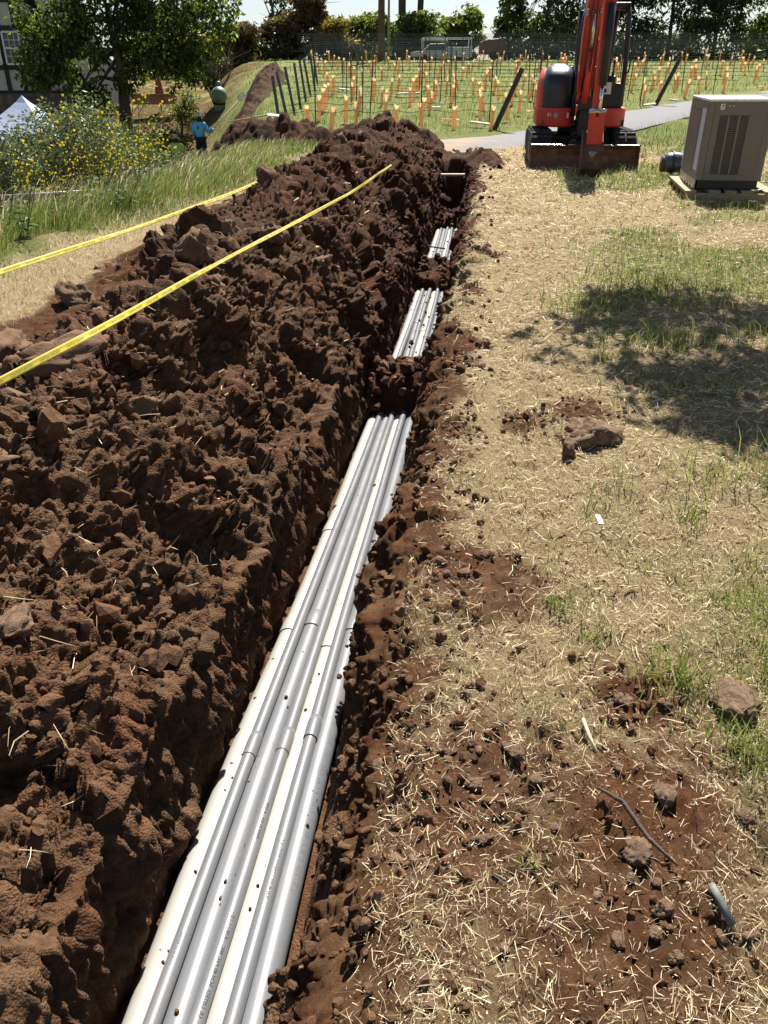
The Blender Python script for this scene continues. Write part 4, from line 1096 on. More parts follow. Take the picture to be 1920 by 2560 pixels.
mud = np_mesh('dried_mud', *clod(3, 77, 0.5), plain('pale_dry_mud', (0.34, 0.31, 0.28), 0.9, var=0.25, scale=30, bump=0.6)); mo = link(bpy.data.objects.new('dried_mud', mud), bk); mo.location = (AX - 0.02, -2.395, 0.33); mo.scale = (0.115, 0.022, 0.075); mo.rotation_euler = (R(-25), 0, 0)

# ------------------------------------------------------------------ generator on its pallet
TAN = NT('taupe_enclosure'); p = TAN.coord(); n = TAN.noise(p, 2, 4)
TAN.set(TAN.mix(TAN.maprange(n, 0.3, 0.7), (0.150, 0.131, 0.112), (0.175, 0.154, 0.133)), TAN.maprange(TAN.noise(p, 9, 4), 0.3, 0.7, 0.36, 0.5), 0.0, 0.5); TAN = TAN.m
TOPM = plain('lid_sky_sheen', (0.72, 0.73, 0.74), 0.3, var=0.05)  # near-white base colour stands in for the sky's reflection on the lid
SLOT = plain('dark_slot', (0.012, 0.013, 0.015), 0.8)
GX, GY = 4.10, 11.10
gang = R(-10)
gen = empty('standby_generator', (GX, GY, float(H(GX + 0.4, GY + 0.6)) + 0.12), gang)
gen.rotation_euler = (math.atan(TILT), 0, gang)
tag(gen, 'tall taupe metal generator cabinet with louvred sides on a pallet', 'generator')
GW, GD, GH = 0.80, 1.32, 1.05
z0 = 0.11
MB().box((GW / 2, GD / 2, (GH + z0) / 2), (GW - 0.02, GD - 0.02, GH - z0 - 0.03)).build('core', SLOT, gen)
MB().box((GW / 2, GD / 2, 0.055), (GW - 0.05, GD - 0.06, 0.11)).build('base', BLACK, gen, bevel=0.006)
lid = MB().box((GW / 2, GD / 2, GH - 0.012), (GW + 0.008, GD + 0.008, 0.03)).build('lid', TOPM, gen, bevel=0.006)
for q in range(4): MB().lathe([(0.010, 0), (0.010, 0.006), (0.005, 0.009)], (0.12 + 0.19 * q, 0.02, GH + 0.003), 8).build('screw', STEEL, lid)
MB().tube([(0.42, 0.5, GH + 0.006), (0.6, 0.55, GH + 0.006)], 0.006, 6).build('lid_latch', BLACK, lid)
def sheet_with_slots(w, z0_, z1_, cols, slots, x_first, gap):
    """front sheet made of real strips round the louvre openings"""
    m = MB(); th = 0.012
    sz0, sz1 = z0_ + 0.07, z1_ - 0.15
    xs = [0.0]
    for c in range(cols): xs += [x_first + c * gap[0], x_first + c * gap[0] + gap[1]]
    xs.append(w)
    for k in range(0, len(xs) - 1, 2): m.box(((xs[k] + xs[k + 1]) / 2, 0, (sz0 + sz1) / 2), (xs[k + 1] - xs[k], th, sz1 - sz0))
    m.box((w / 2, 0, (z0_ + sz0) / 2), (w, th, sz0 - z0_)); m.box((w / 2, 0, (z1_ + sz1) / 2), (w, th, z1_ - sz1))
    return m, sz0, sz1, xs
W1, W2 = 0.075, 0.635
f, sz0, sz1, xs = sheet_with_slots(W2, z0, GH - 0.03, 3, 34, 0.075, (0.125, 0.10))
fo = f.build('front_panel', TAN, gen, bevel=0.002); fo.location = (W1 + 0.002, 0.004, 0)
for k in (1, 3, 5):
    for q in range(34):
        zz = sz0 + (sz1 - sz0) * (q + 0.5) / 34
        o = MB().box(((xs[k] + xs[k + 1]) / 2, 0.004, zz), (xs[k + 1] - xs[k], 0.012, 0.010), (R(35), 0, 0)).build('louvre', TAN, fo) if q == 0 and k == 1 else None
        if o is not None: lou = o; lo_z = zz; lo_x = (xs[k] + xs[k + 1]) / 2
        else:
            o = lou.copy(); COL.objects.link(o); o.parent = fo; o.location = ((xs[k] + xs[k + 1]) / 2 - lo_x, 0, zz - lo_z)
MB().box((W1 / 2, 0.004, (z0 + GH - 0.03) / 2), (W1 - 0.004, 0.014, GH - 0.03 - z0)).build('corner_trim', TAN, gen, bevel=0.002)
MB().box(((W1 + W2 + GW) / 2, 0.004, (z0 + GH - 0.03) / 2), (GW - W1 - W2 - 0.006, 0.014, GH - 0.03 - z0)).build('corner_trim', TAN, gen, bevel=0.002)
lab = MB().box((0.165, -0.005, GH - 0.085), (0.052, 0.003, 0.068)).build('label_sticker', WHITEP, gen)
MB().add([(0.152, -0.008, GH - 0.078), (0.160, -0.008, GH - 0.066), (0.182, -0.008, GH - 0.058), (0.178, -0.008, GH - 0.074), (0.166, -0.008, GH - 0.084)], [(0, 1, 2, 3, 4)]).build('label_emblem', INK, lab)
for q in range(3): MB().box((0.165, -0.0075, GH - 0.098 - 0.007 * q), (0.036, 0.002, 0.003)).build('label_line', GREYST, lab)
for xq in (0.245, 0.295): MB().lathe([(0.008, 0), (0.008, -0.005), (0.004, -0.007)], (xq, -0.003, GH - 0.075), 8, 'Y').build('screw', STEEL, gen)
# left side: sheet, perforated strip of real holes seen as rows of dark slots
sidep = MB().box((0.003, 0.38 + (GD - 0.40) / 2, (z0 + GH - 0.03) / 2), (0.014, GD - 0.40, GH - 0.03 - z0)).box((0.003, 0.055, (z0 + GH - 0.03) / 2), (0.014, 0.10, GH - 0.03 - z0)).box((0.003, 0.245, GH - 0.07), (0.014, 0.27, 0.08)).box((0.003, 0.245, z0 + 0.05), (0.014, 0.27, 0.10)).build('side_panel', TAN, gen, bevel=0.002)
MESHM = plain('sky_tinted_perforated_steel', (0.66, 0.69, 0.78), 0.4, 0.0, var=0.05)  # pale blue of the reflected sky is painted into the perforated metal
nz = 48; zz0, zz1 = z0 + 0.10, GH - 0.11
per = MB(); ph = (zz1 - zz0) / nz
for q in range(nz + 1): per.box((0.0, 0.245, zz0 + ph * q), (0.006, 0.27, ph * 0.5))
for q in range(12):
    per.box((0.001, 0.112 + 0.0242 * q, (zz0 + zz1) / 2), (0.005, 0.008, zz1 - zz0))
per.build('perforated_strip', MESHM, gen)
door = MB().box((-0.006, 0.40 + 0.42, (z0 + GH) / 2 - 0.05), (0.008, 0.80, GH - z0 - 0.22)).build('service_door', TAN, gen, bevel=0.002)
for yy in (0.42, 0.66, 0.98): MB().box((-0.012, yy, GH - 0.14), (0.004, 0.03, 0.02)).build('vent_hole', SLOT, door)
per2 = MB()
for q in range(30): per2.box((-0.004, GD - 0.035, z0 + 0.05 + q * 0.026), (0.008, 0.04, 0.013))
per2.build('rear_perforation', MESHM, gen)
MB().box((-0.004, GD / 2, 0.055), (0.01, GD - 0.06, 0.108)).build('base_rail', plain('bright_base_rail', (0.42, 0.40, 0.37), 0.4, 0.3), gen)
# pallet
t = NT('pallet_wood'); p = t.coord('Object', (3, 30, 30)); n = t.noise(p, 1.5, 6, 0.7)
t.set(t.mix(t.maprange(t.objrand(), 0, 1, 0, 0.5), t.ramp(n, [(0.3, (0.24, 0.165, 0.095)), (0.7, (0.46, 0.35, 0.225))]), (0.30, 0.23, 0.16)), 0.85, 0, 0.2); t.bump(n, 0.3, 0.005)
PALLET = t.m
pal = empty('wooden_pallet', (GX, GY, float(H(GX + 0.4, GY + 0.6)) + 0.005)); pal.rotation_euler = (math.atan(TILT), 0, gang)
tag(pal, 'weathered wooden pallet under the taupe generator', 'pallet')
PX0, PX1, PY0, PY1 = -0.13, 1.00, -0.12, 1.42
MB().box((PX0 + 0.07, (PY0 + PY1) / 2, 0.095), (0.14, PY1 - PY0, 0.03)).build('deck_board', PALLET, pal, bevel=0.004)
MB().box((PX1 - 0.07, (PY0 + PY1) / 2, 0.095), (0.14, PY1 - PY0, 0.03)).build('deck_board', PALLET, pal, bevel=0.004)
for q in range(3): MB().box((0.25 + 0.2 * q, (PY0 + PY1) / 2, 0.094), (0.14, PY1 - PY0 - 0.06, 0.03)).build('deck_board', PALLET, pal, bevel=0.004)
for yy in (PY0 + 0.03, 0.28, 0.65, 1.02, PY1 - 0.03): MB().box(((PX0 + PX1) / 2, yy, 0.04), (PX1 - PX0 - 0.02, 0.045, 0.078)).build('stringer', PALLET, pal, bevel=0.003)
MB().bar((0.86, 0.0, 0.135), (0.55, -0.10, 0.07), 0.022, 0.008).build('packing_strap', plain('strap_grey', (0.45, 0.43, 0.40), 0.5), pal)
for q in range(4): MB().tube([(-0.02, 0.1 + 0.22 * q, 0.11), (-0.03, 0.1 + 0.22 * q, 0.17)], 0.009, 6).build('bolt', STEEL, pal)
# rolled tool bag behind it
BAG = plain('grey_vinyl_bag', (0.075, 0.085, 0.11), 0.35, var=0.2, scale=5)
bx, by = 4.85, 13.75
bag = empty('tool_bag', (bx, by, float(H(bx, by))), R(-8)); tag(bag, 'rolled black and grey tool bag lying on the grass behind the generator', 'bag')
pts = [(-0.34 + 0.085 * k, 0, 0.17 + 0.02 * math.sin(k * 0.8)) for k in range(9)]
MB().tube(pts, [0.12, 0.15, 0.158, 0.15, 0.162, 0.155, 0.165, 0.155, 0.13], 18).build('bag_body', BAG, bag, smooth=True)
MB().tube([(-0.37, 0, 0.17), (-0.32, 0, 0.17)], [0.125, 0.13], 18).build('end_cap', plain('brown_end', (0.10, 0.055, 0.03), 0.7), bag, smooth=True)
for xx in (-0.20, 0.05, 0.22): MB().tube([(xx, 0.166 * math.cos(a), 0.185 + 0.166 * math.sin(a)) for a in np.linspace(0, 6.283, 16)], 0.016, 6).build('strap', BLACK, bag, smooth=True)
MB().tube([(0.0, -0.17, 0.2), (-0.06, -0.22, 0.10), (-0.14, -0.26, 0.02), (-0.05, -0.27, 0.03), (0.06, -0.24, 0.06), (0.1, -0.17, 0.15)], 0.014, 6).build('handle', BLACK, bag, smooth=True)
# ------------------------------------------------------------------ vineyard: rows of posts, wires and grow tubes
TPOST = plain('green_steel_post', (0.055, 0.065, 0.06), 0.55, 0.3, var=0.25)
WOODP = plain('grey_end_post', (0.085, 0.10, 0.095), 0.85, var=0.3, scale=8, bump=0.4)
DKPOST = plain('dark_end_post', (0.055, 0.043, 0.032), 0.85, var=0.3, scale=8, bump=0.4)
WIRE = plain('trellis_wire', (0.16, 0.165, 0.17), 0.35, 0.7, var=0.1)
DRIP = plain('drip_line', (0.022, 0.022, 0.022), 0.5, var=0.1)
t = NT('grow_tube_card'); r = t.objrand(); n = t.noise(t.coord(), 6, 4)
c = t.ramp(r, [(0.0, (0.42, 0.27, 0.16)), (0.4, (0.52, 0.37, 0.235)), (0.7, (0.60, 0.46, 0.31)), (1.0, (0.50, 0.38, 0.28))])
t.set(t.mix(t.maprange(n, 0.4, 0.7, 0, 0.3), c, (0.42, 0.26, 0.13)), 0.7, 0, 0.3); t.translucent((0.80, 0.53, 0.28), 0.55)
TUBE = t.m
rv = np.random.default_rng(8)
_O = 'first second third fourth fifth sixth seventh eighth ninth tenth eleventh twelfth thirteenth fourteenth fifteenth sixteenth seventeenth eighteenth nineteenth twentieth'.split()
ORD = _O + [t_ + '-' + o_ if o_ else e_ for t_, e_ in (('twenty', 'thirtieth'), ('thirty', 'fortieth'), ('forty', 'fiftieth'), ('fifty', 'sixtieth'), ('sixty', 'seventieth')) for o_ in _O[:9] + ['']]
def row_span(y):
    xl = -2.65 - (y - 22) * 0.01 - max(0, y - 38) * 0.12
    xr = 3.75 + (y - 23.2) * 0.98
    return xl, min(xr, 0.60 * y + 1.0)
tp = MB().prism([(-0.020, -0.004), (0.020, -0.004), (0.020, 0.004), (0.004, 0.004), (0.004, 0.03), (-0.004, 0.03), (-0.004, 0.004), (-0.020, 0.004)], -0.2, 1.72, 'Z').build('trellis_post', TPOST)
proto_post = tp; first_post = [True]
ep = MB().tube([(0, 0, -0.25), (0, 0, 1.62)], [0.056, 0.052], 10).build('end_post', WOODP); first_end = [True]
# grow tube: folded card sleeve, flared and torn at the mouth
def tube_mesh(seed):
    rr = random.Random(seed); m = MB(); n = 8; V = []; hs = [0, 0.15, 0.35, 0.50, 0.56]
    for k, h in enumerate(hs):
        for a in range(n):
            th = 2 * math.pi * a / n; w = 0.055 + (0.012 if k == 4 else 0); ww = 0.032
            j = rr.uniform(-0.035, 0.03) if k == 4 else 0
            V.append((w * math.cos(th) * (1 + 0.06 * rr.uniform(-1, 1)), ww * math.sin(th) * (1 + 0.1 * rr.uniform(-1, 1)), h + j))
    F = [(k*n+a, k*n+(a+1) % n, (k+1)*n+(a+1) % n, (k+1)*n+a) for k in range(len(hs) - 1) for a in range(n)]
    me = bpy.data.meshes.new('grow_tube'); me.from_pydata(V, [], F); me.materials.append(TUBE); me.update()
    return me
TM = [tube_mesh(k) for k in range(6)]
ROWY = [22.3, 24.3, 26.4, 28.6, 30.9, 33.3, 35.8, 38.4, 41.2, 44.2, 47.5, 51.2, 55.2, 59.5]
ntube = 0
wires = []
for ri, y0 in enumerate(ROWY):
    xl, xr = row_span(y0)
    slope = 0.10                                     # rows swing slightly away to the right
    yr = lambda x: y0 + slope * (x - xl) * 0.6
    near = 'front' if ri == 0 else ('second' if ri == 1 else None)
    # end posts, leaning outward
    for side, x in ((-1, xl), (1, xr)):
        if ri > 7: continue
        if side == 1 and ri not in (0, 3): continue
        e = ep if first_end[0] else ep.copy()
        if not first_end[0]: COL.objects.link(e)
        first_end[0] = False
        e.location = (x, yr(x), float(H(x, yr(x))))
        e.rotation_euler = (R(rv.uniform(-3, 3)), R(-9 + rv.uniform(-3, 3)) if side == -1 else R(24), 0); e.scale = (0.8, 0.8, 0.78)
        if side == 1:
            e.data = e.data.copy(); e.data.materials[0] = DKPOST; e.scale = (1.25, 1.25, 0.95)
            tag(e, 'dark leaning end post beside the lane ' + ('left of the excavator' if ri == 0 else 'behind the generator'), 'post', 'leaning end posts by the lane')
        else:
            tag(e, 'grey leaning end post at the left end of the %s vineyard row' % ORD[ri], 'post', 'leaning end posts on the left side of the vineyard')
    # line posts
    step = 3.1 if ri < 4 else 3.6
    pi_ = 0; gi_ = 0
    x = xl + 0.9 + (ri * 1.37) % 1.6
    while x < xr:
        p = proto_post if first_post[0] else proto_post.copy()
        if not first_post[0]: COL.objects.link(p)
        first_post[0] = False
        y = yr(x) + rv.normal(0, 0.03)
        p.location = (x, y, float(H(x, y))); p.rotation_euler = (R(rv.normal(0, 1.2)), R(rv.normal(0.6, 1.3)), rv.uniform(-0.4, 0.4)); p.scale = (1, 1, rv.uniform(0.94, 1.06))
        s = 0.8 + max(0, (y0 - 30)) * 0.008
        p.scale[0] = p.scale[1] = s
        tag(p, 'thin steel post, %s from the left in the %s vineyard row' % (ORD[min(pi_, 29)], ORD[ri]), 'post', 'steel posts in the front vineyard row' if ri == 0 else 'steel posts of the farther vineyard rows')
        pi_ += 1
        x += step + rv.uniform(-0.5, 0.5)
    # grow tubes
    x = xl + 0.5 + rv.uniform(0, 0.4); sp = 0.85 if ri < 6 else 1.3
    while x < xr and ntube < 296:
        if rv.random() > 0.06:
            g = link(bpy.data.objects.new('grow_tube', TM[int(rv.integers(0, 6))]))
            y = yr(x) + rv.normal(0, 0.05); z = float(H(x, y))
            g.location = (x, y, z)
            fallen = rv.random() < 0.05
            g.rotation_euler = (R(90), 0, rv.uniform(-1.5, 1.5)) if fallen else (R(rv.normal(0, 5)), R(rv.normal(2, 6)), rv.uniform(-1.2, 1.2))
            if fallen: g.location = (x, y - 0.4, z + 0.05)
            s = rv.uniform(0.85, 1.1); g.scale = (1.05, 1.05, s * 1.15)
            if fallen: tag(g, 'grow tube fallen flat in the %s vineyard row' % ORD[ri], 'grow tube', 'fallen grow tubes')
            else: tag(g, 'orange card grow tube, %s from the left in the %s vineyard row' % (ORD[min(gi_, 49)], ORD[ri]), 'grow tube', 'grow tubes in the vineyard')
            ntube += 1; gi_ += 1
        x += sp + rv.uniform(-0.25, 0.25)
    # wires and drip line of the row, each its own thing
    for wi, (hz, rr, mt, nm) in enumerate(((0.46, 0.0045, DRIP, 'drip_line'), (0.85, 0.0030, WIRE, 'trellis_wire'), (1.15, 0.0030, WIRE, 'trellis_wire'), (1.45, 0.0030, WIRE, 'trellis_wire'), (1.65, 0.0030, WIRE, 'trellis_wire'))):
        if nm == 'trellis_wire' and ri < 2 and wi in (2, 4): continue
        k = 26; pts = []
        for q in range(k + 1):
            xx = xl + (xr - xl) * q / k; yy = yr(xx) - 0.03
            pts.append((xx, yy, float(H(xx, yy)) + hz - 0.03 * math.sin(q * 1.3 + ri + wi) * (1 if wi == 0 else 0.2)))
        o = MB().tube(pts, rr * (1 + y0 / 60), 5, False).build(nm, mt)
        if nm == 'drip_line': tag(o, 'black drip hose strung along the %s vineyard row' % ORD[ri], 'hose', 'drip hoses along the rows')
        else: tag(o, '%s trellis wire from the ground in the %s vineyard row' % (ORD[wi - 1], ORD[ri]), 'wire', 'trellis wires')
# pale card scraps in the grass
SCRAP = plain('pale_card', (0.72, 0.66, 0.52), 0.7)
for k, (x, y, L, a) in enumerate(((-0.4, 23.1, 0.75, 0.15), (2.6, 23.3, 0.6, -0.2), (-1.9, 26.5, 0.5, 0.9), (1.6, 27.5, 0.35, 0.2), (8.6, 28.5, 0.5, 0.5), (5.4, 24.6, 0.5, 0.9), (0.9, 33, 0.9, 0.0), (-1.6, 35, 0.6, -0.7), (9.9, 30.1, 0.3, 0.1))):
    o = MB().box((0, 0, 0.035), (L, 0.10, 0.05)).build('card_sleeve', SCRAP, bevel=0.015); o.location = (x, y, float(H(x, y)) + 0.06); o.rotation_euler = (0.1, 0.12 * math.sin(k), a)
    tag(o, 'pale flattened card sleeve lying in the vineyard grass', 'card', 'card sleeves lying in the vineyard')

# ------------------------------------------------------------------ poles, truck, trailer at the top of the slope
POLEW = plain('pole_wood', (0.10, 0.065, 0.045), 0.9, var=0.25, scale=5, bump=0.3)
px, py0 = -0.22, 62.0
o = MB().tube([(px, py0, float(H(px, py0)) - 0.5), (px + 0.15, py0, float(H(px, py0)) + 10)], [0.24, 0.19], 14).build('utility_pole', POLEW, smooth=True); tag(o, 'thick brown wooden utility pole at the top of the vineyard', 'pole')
o = MB().tube([(px + 0.5, 61, float(H(px, 61)) - 0.5), (px + 0.62, 61, float(H(px, 61)) + 10)], 0.075, 8).build('conduit_mast', plain('galvanised', (0.20, 0.22, 0.23), 0.4, 0.6), smooth=True); tag(o, 'slim grey mast standing beside the wooden utility pole', 'pole')
for (x, w, top, lab) in ((1.45, 0.30, 9, 'thicker of two dark palm trunks right of the utility pole'), (2.75, 0.24, 9, 'slimmer leaning palm trunk right of the utility pole')):
    y = 74.0; z = float(H(x, y)); pm = empty('palm_tree', (x, y, z)); tag(pm, lab, 'palm tree')
    lean = 0.0 if w > 0.27 else 0.35
    MB().tube([(0, 0, -0.3), (lean * 0.3, 0, 2), (lean * 0.6, 0, 5), (lean, 0, top)], [w * 1.1, w, w * 1.05, w], 12).build('trunk', BARK, pm, smooth=True)
    m = MB()
    for k in range(22):
        a = k * 2.4; e = 0.9 - 1.5 * (k / 22); L = 2.2
        pts = [(lean + math.cos(a) * L * f * math.cos(e * (1 - f)), math.sin(a) * L * f * math.cos(e * (1 - f)), top + L * f * math.sin(e) - 1.0 * f * f) for f in (0, 0.3, 0.6, 1.0)]
        m.tube(pts, [0.05, 0.16, 0.14, 0.02], 4)
    m.build('crown', leaf_mat('palm_frond_%d' % int(w * 100), [(0.04, 0.06, 0.02), (0.08, 0.10, 0.03)]), pm)
WHITEC = plain('white_car_paint', (0.50, 0.52, 0.54), 0.25, var=0.06, coat=0.3)
GLASSD = plain('dark_car_glass', (0.02, 0.025, 0.03), 0.08, var=0.1)
tx, ty = 1.9, 66.0
tz = float(H(4, ty))
tk = empty('pickup_truck', (tx, ty, tz - 0.1), R(2)); tk.scale = (0.92, 0.92, 0.74); tag(tk, 'white utility pickup with ladder rack parked beyond the vineyard', 'truck')
cab = [(0.0, 0.45), (0.02, 0.85), (0.95, 0.98), (1.45, 1.55), (2.75, 1.58), (2.85, 1.0), (2.85, 0.45)]
MB().prism(cab, -0.9, 0.9, 'Y').build('cab', WHITEC, tk, bevel=0.05)
MB().box((3.85, 0, 0.85), (1.95, 1.9, 0.85)).build('utility_body', WHITEC, tk, bevel=0.03)
MB().prism([(1.20, 1.05), (1.55, 1.48), (1.95, 1.48), (1.95, 1.05)], -0.91, -0.902, 'Y').build('window', GLASSD, tk); MB().prism([(2.03, 1.05), (2.03, 1.48), (2.66, 1.48), (2.70, 1.05)], -0.91, -0.902, 'Y').build('window', GLASSD, tk)
for xx in (0.95, 3.95): w = MB().lathe([(0.0, -0.11), (0.36, -0.11), (0.38, 0), (0.36, 0.11), (0, 0.11)], (xx, -0.82, 0.36), 20, 'Y').build('wheel', RUBBER, tk)
rk = MB()
for xx in (1.0, 2.9, 4.75): rk.bar((xx, -0.85, 1.2), (xx, -0.85, 2.05), 0.06).bar((xx, 0.85, 1.2), (xx, 0.85, 2.05), 0.06).bar((xx, -0.85, 2.05), (xx, 0.85, 2.05), 0.06)
rk.bar((0.9, -0.85, 2.06), (4.9, -0.85, 2.06), 0.06).bar((0.9, 0.85, 2.06), (4.9, 0.85, 2.06), 0.06).bar((0.9, -0.85, 1.8), (2.9, -0.85, 1.8), 0.04)
rk.build('ladder_rack', plain('white_rack', (0.60, 0.61, 0.62), 0.5), tk)
tr = empty('red_trailer', (7.0, 66.5, float(H(7, 66.5)))); tag(tr, 'small dark red trailer to the right of the white pickup', 'trailer')
MB().prism([(0.0, 0.45), (0.05, 1.15), (0.3, 1.3), (1.85, 1.45), (1.95, 0.45)], -0.7, 0.7, 'Y').build('box', plain('maroon_paint', (0.16, 0.03, 0.03), 0.5), tr, bevel=0.05)
MB().lathe([(0.0, -0.09), (0.30, -0.09), (0.30, 0.09), (0, 0.09)], (1.0, -0.7, 0.3), 18, 'Y').build('wheel', RUBBER, tr)
# ------------------------------------------------------------------ trees and shrubs
def leaf_cloud(n, blobs, size, rng, shell=0.55, droop=0.0, aspect=0.45, power=0.75):
    """n leaves spread through lumpy blobs (cx,cy,cz,rx,ry,rz); each leaf a bent pair of triangles"""
    B = np.array(blobs, float); vol = B[:, 3] * B[:, 4] * B[:, 5]; vol = vol ** power; w = vol / vol.sum()
    k = rng.choice(len(B), n, p=w)
    d = rng.normal(size=(n, 3)); d /= np.linalg.norm(d, axis=1, keepdims=True)
    r = shell + (1 - shell) * rng.random(n) ** 0.6
    r = r * (1 + 0.30 * fbm(d[:, 0] * 2.2 + k * 3.1, d[:, 1] * 2.2, d[:, 2] * 2.2, 3, 700))
    P = B[k, :3] + d * B[k, 3:6] * r[:, None]
    # open gaps
    keep = fbm(P[:, 0] * 1.1 / (size * 6), P[:, 1] * 1.1 / (size * 6), P[:, 2] * 1.1 / (size * 6), 2, 720) > -0.28
    P = P[keep]; n = len(P)
    a = rng.uniform(0, 6.283, n); e = rng.normal(-0.2 - droop, 0.55, n); ro = rng.uniform(0, 6.283, n)
    L = size * rng.uniform(0.6, 1.35, n); W = L * aspect
    ax = np.stack([np.cos(a) * np.cos(e), np.sin(a) * np.cos(e), np.sin(e)], -1)
    up = np.cross(ax, rng.normal(size=(n, 3))); up /= np.linalg.norm(up, axis=1, keepdims=True)
    V = np.empty((n, 4, 3))
    V[:, 0] = P; V[:, 2] = P + ax * L[:, None]
    midp = P + ax * (L * 0.5)[:, None]; nn = np.cross(ax, up) * (L * 0.12)[:, None]
    V[:, 1] = midp + up * (W / 2)[:, None] + nn; V[:, 3] = midp - up * (W / 2)[:, None] + nn
    F = np.array([[0, 1, 2], [0, 2, 3]])[None] + (np.arange(n) * 4)[:, None, None]
    return V.reshape(-1, 3), F.reshape(-1, 3)
def limbs(m, base, top, r0, rng, blobs, n=6):
    base, top = Vector(base), Vector(top)
    mid = base.lerp(top, 0.5) + Vector((rng.normal(0, 0.12), rng.normal(0, 0.12), 0))
    m.tube([base, base.lerp(mid, 0.5), mid, top], [r0 * 1.25, r0, r0 * 0.85, r0 * 0.55], 9)
    idx = rng.permutation(len(blobs))[:n]
    for i in idx:
        b = blobs[i]; s = base.lerp(top, rng.uniform(0.45, 0.95)); e = Vector(b[:3])
        q = s.lerp(e, 0.5) + Vector((rng.normal(0, 0.15), rng.normal(0, 0.15), rng.uniform(0, 0.3)))
        m.tube([s, q, e], [r0 * 0.36, r0 * 0.24, r0 * 0.08], 6)
        for _ in range(2):
            e2 = e + Vector((rng.normal(0, b[3] * 0.6), rng.normal(0, b[4] * 0.6), rng.normal(0.1, b[5] * 0.5)))
            m.tube([q, q.lerp(e2, 0.6), e2], [r0 * 0.2, r0 * 0.12, r0 * 0.04], 5)
def tree(name, label, x, y, blobs, n, size, mat, trunk_top, r0, seed, cat='tree', group=None, bark=None, droop=0.0, aspect=0.45, nl=6, z=None, lean=0.0, power=0.75):
    rng = np.random.default_rng(seed)
    root = empty(name, (x, y, float(H(x, y)) if z is None else z)); tag(root, label, cat, group)
    m = MB(); limbs(m, (0, 0, -0.15), (lean, 0, trunk_top), r0, rng, blobs, nl); m.build('trunk' if cat == 'tree' else 'stem', bark or BARK, root, smooth=True)
    V, F = leaf_cloud(n, blobs, size, rng, 0.5, droop, aspect, power)
    np_obj('crown', V, F, mat, root)
    return root
G_ASH = leaf_mat('ash_leaves', [(0.018, 0.030, 0.010), (0.040, 0.058, 0.015), (0.085, 0.11, 0.024), (0.16, 0.185, 0.04)], 0.5)
G_OLIVE = leaf_mat('olive_leaves', [(0.035, 0.048, 0.026), (0.07, 0.088, 0.046), (0.12, 0.135, 0.075), (0.20, 0.21, 0.13)], 0.3, 0.4)
G_DARK = leaf_mat('dark_leaves', [(0.02, 0.03, 0.012), (0.038, 0.054, 0.018), (0.065, 0.085, 0.028), (0.12, 0.13, 0.055)], 0.42)
G_PEPPER = leaf_mat('pepper_leaves', [(0.04, 0.055, 0.013), (0.075, 0.095, 0.02), (0.12, 0.14, 0.03), (0.17, 0.18, 0.05)], 0.45)
G_BROWN = leaf_mat('brown_leaves', [(0.045, 0.028, 0.018), (0.085, 0.05, 0.028), (0.12, 0.075, 0.035), (0.10, 0.09, 0.035)], 0.35)
G_GOLD = leaf_mat('gold_leaves', [(0.09, 0.07, 0.018), (0.17, 0.13, 0.03), (0.26, 0.18, 0.045), (0.10, 0.10, 0.03)], 0.4)
G_YEL = leaf_mat('yellow_green_leaves', [(0.07, 0.09, 0.016), (0.15, 0.17, 0.03), (0.25, 0.25, 0.05)], 0.5)
# the big leafy tree in front of the house
rb = np.random.default_rng(3)
blobs = [(-2.8, -0.6, 2.6, 0.9, 1.0, 0.9), (-2.0, 0.2, 2.9, 1.1, 1.0, 0.9), (-1.0, -0.5, 3.2, 1.0, 1.0, 0.9), (1.2, 0, 3.4, 1.2, 1.1, 1.1), (2.4, -0.4, 3.3, 1.1, 1.1, 1.2), (3.5, 0.0, 3.6, 1.1, 1.1, 1.3), (2.2, 0.5, 2.5, 0.9, 0.9, 0.8), (0.6, 0.8, 2.4, 0.8, 0.8, 0.7), (3.2, -0.3, 2.6, 0.8, 0.8, 0.9),
         (-2.4, 0, 4.2, 1.4, 1.3, 1.2), (-0.2, 0, 4.8, 1.6, 1.5, 1.2), (2.2, 0, 4.9, 1.6, 1.5, 1.3), (0.2, 0.2, 6.4, 2.2, 2.0, 1.4), (4.2, 0.2, 4.6, 0.9, 1.0, 1.1), (-2.6, -0.8, 1.9, 0.7, 0.7, 0.55), (-1.4, -0.7, 1.75, 0.55, 0.6, 0.5), (-0.8, -0.9, 1.5, 0.6, 0.6, 0.55), (-1.6, -0.9, 1.3, 0.5, 0.5, 0.4), (0.5, -0.8, 2.0, 0.5, 0.5, 0.5)]
tree('ash_tree', 'large leafy tree with a forked trunk in front of the timbered house', -10.7, 36, blobs, 26000, 0.22, G_ASH, 4.2, 0.24, 3, nl=9, droop=0.35, z=0.2)
# shrubs below the bank
def shrub(x, y, w, h, mat, label, seed, n=3200, size=0.11, group=None, z=None):
    rng = np.random.default_rng(seed)
    bl = [(rng.normal(0, w * 0.32), rng.normal(0, w * 0.25), h * rng.uniform(0.28, 0.72), w * rng.uniform(0.22, 0.4), w * rng.uniform(0.22, 0.36), h * rng.uniform(0.2, 0.32)) for _ in range(8)]
    return tree('shrub', label, x, y, bl, n, size, mat, h * 0.5, 0.05, seed, 'shrub', group, nl=6, z=z)
shrub(-7.75, 20.6, 3.0, 2.5, G_OLIVE, 'wide grey green shrub in front of the white tent', 31, 8000, 0.10)
shrub(-8.15, 22.0, 1.1, 2.75, G_OLIVE, 'tall narrow grey green shrub right of the tent peak', 32, 3000, 0.10)
shrub(-9.6, 19.8, 2.2, 1.9, G_OLIVE, 'grey green shrub at the left edge below the tent', 33, 3500, 0.10)
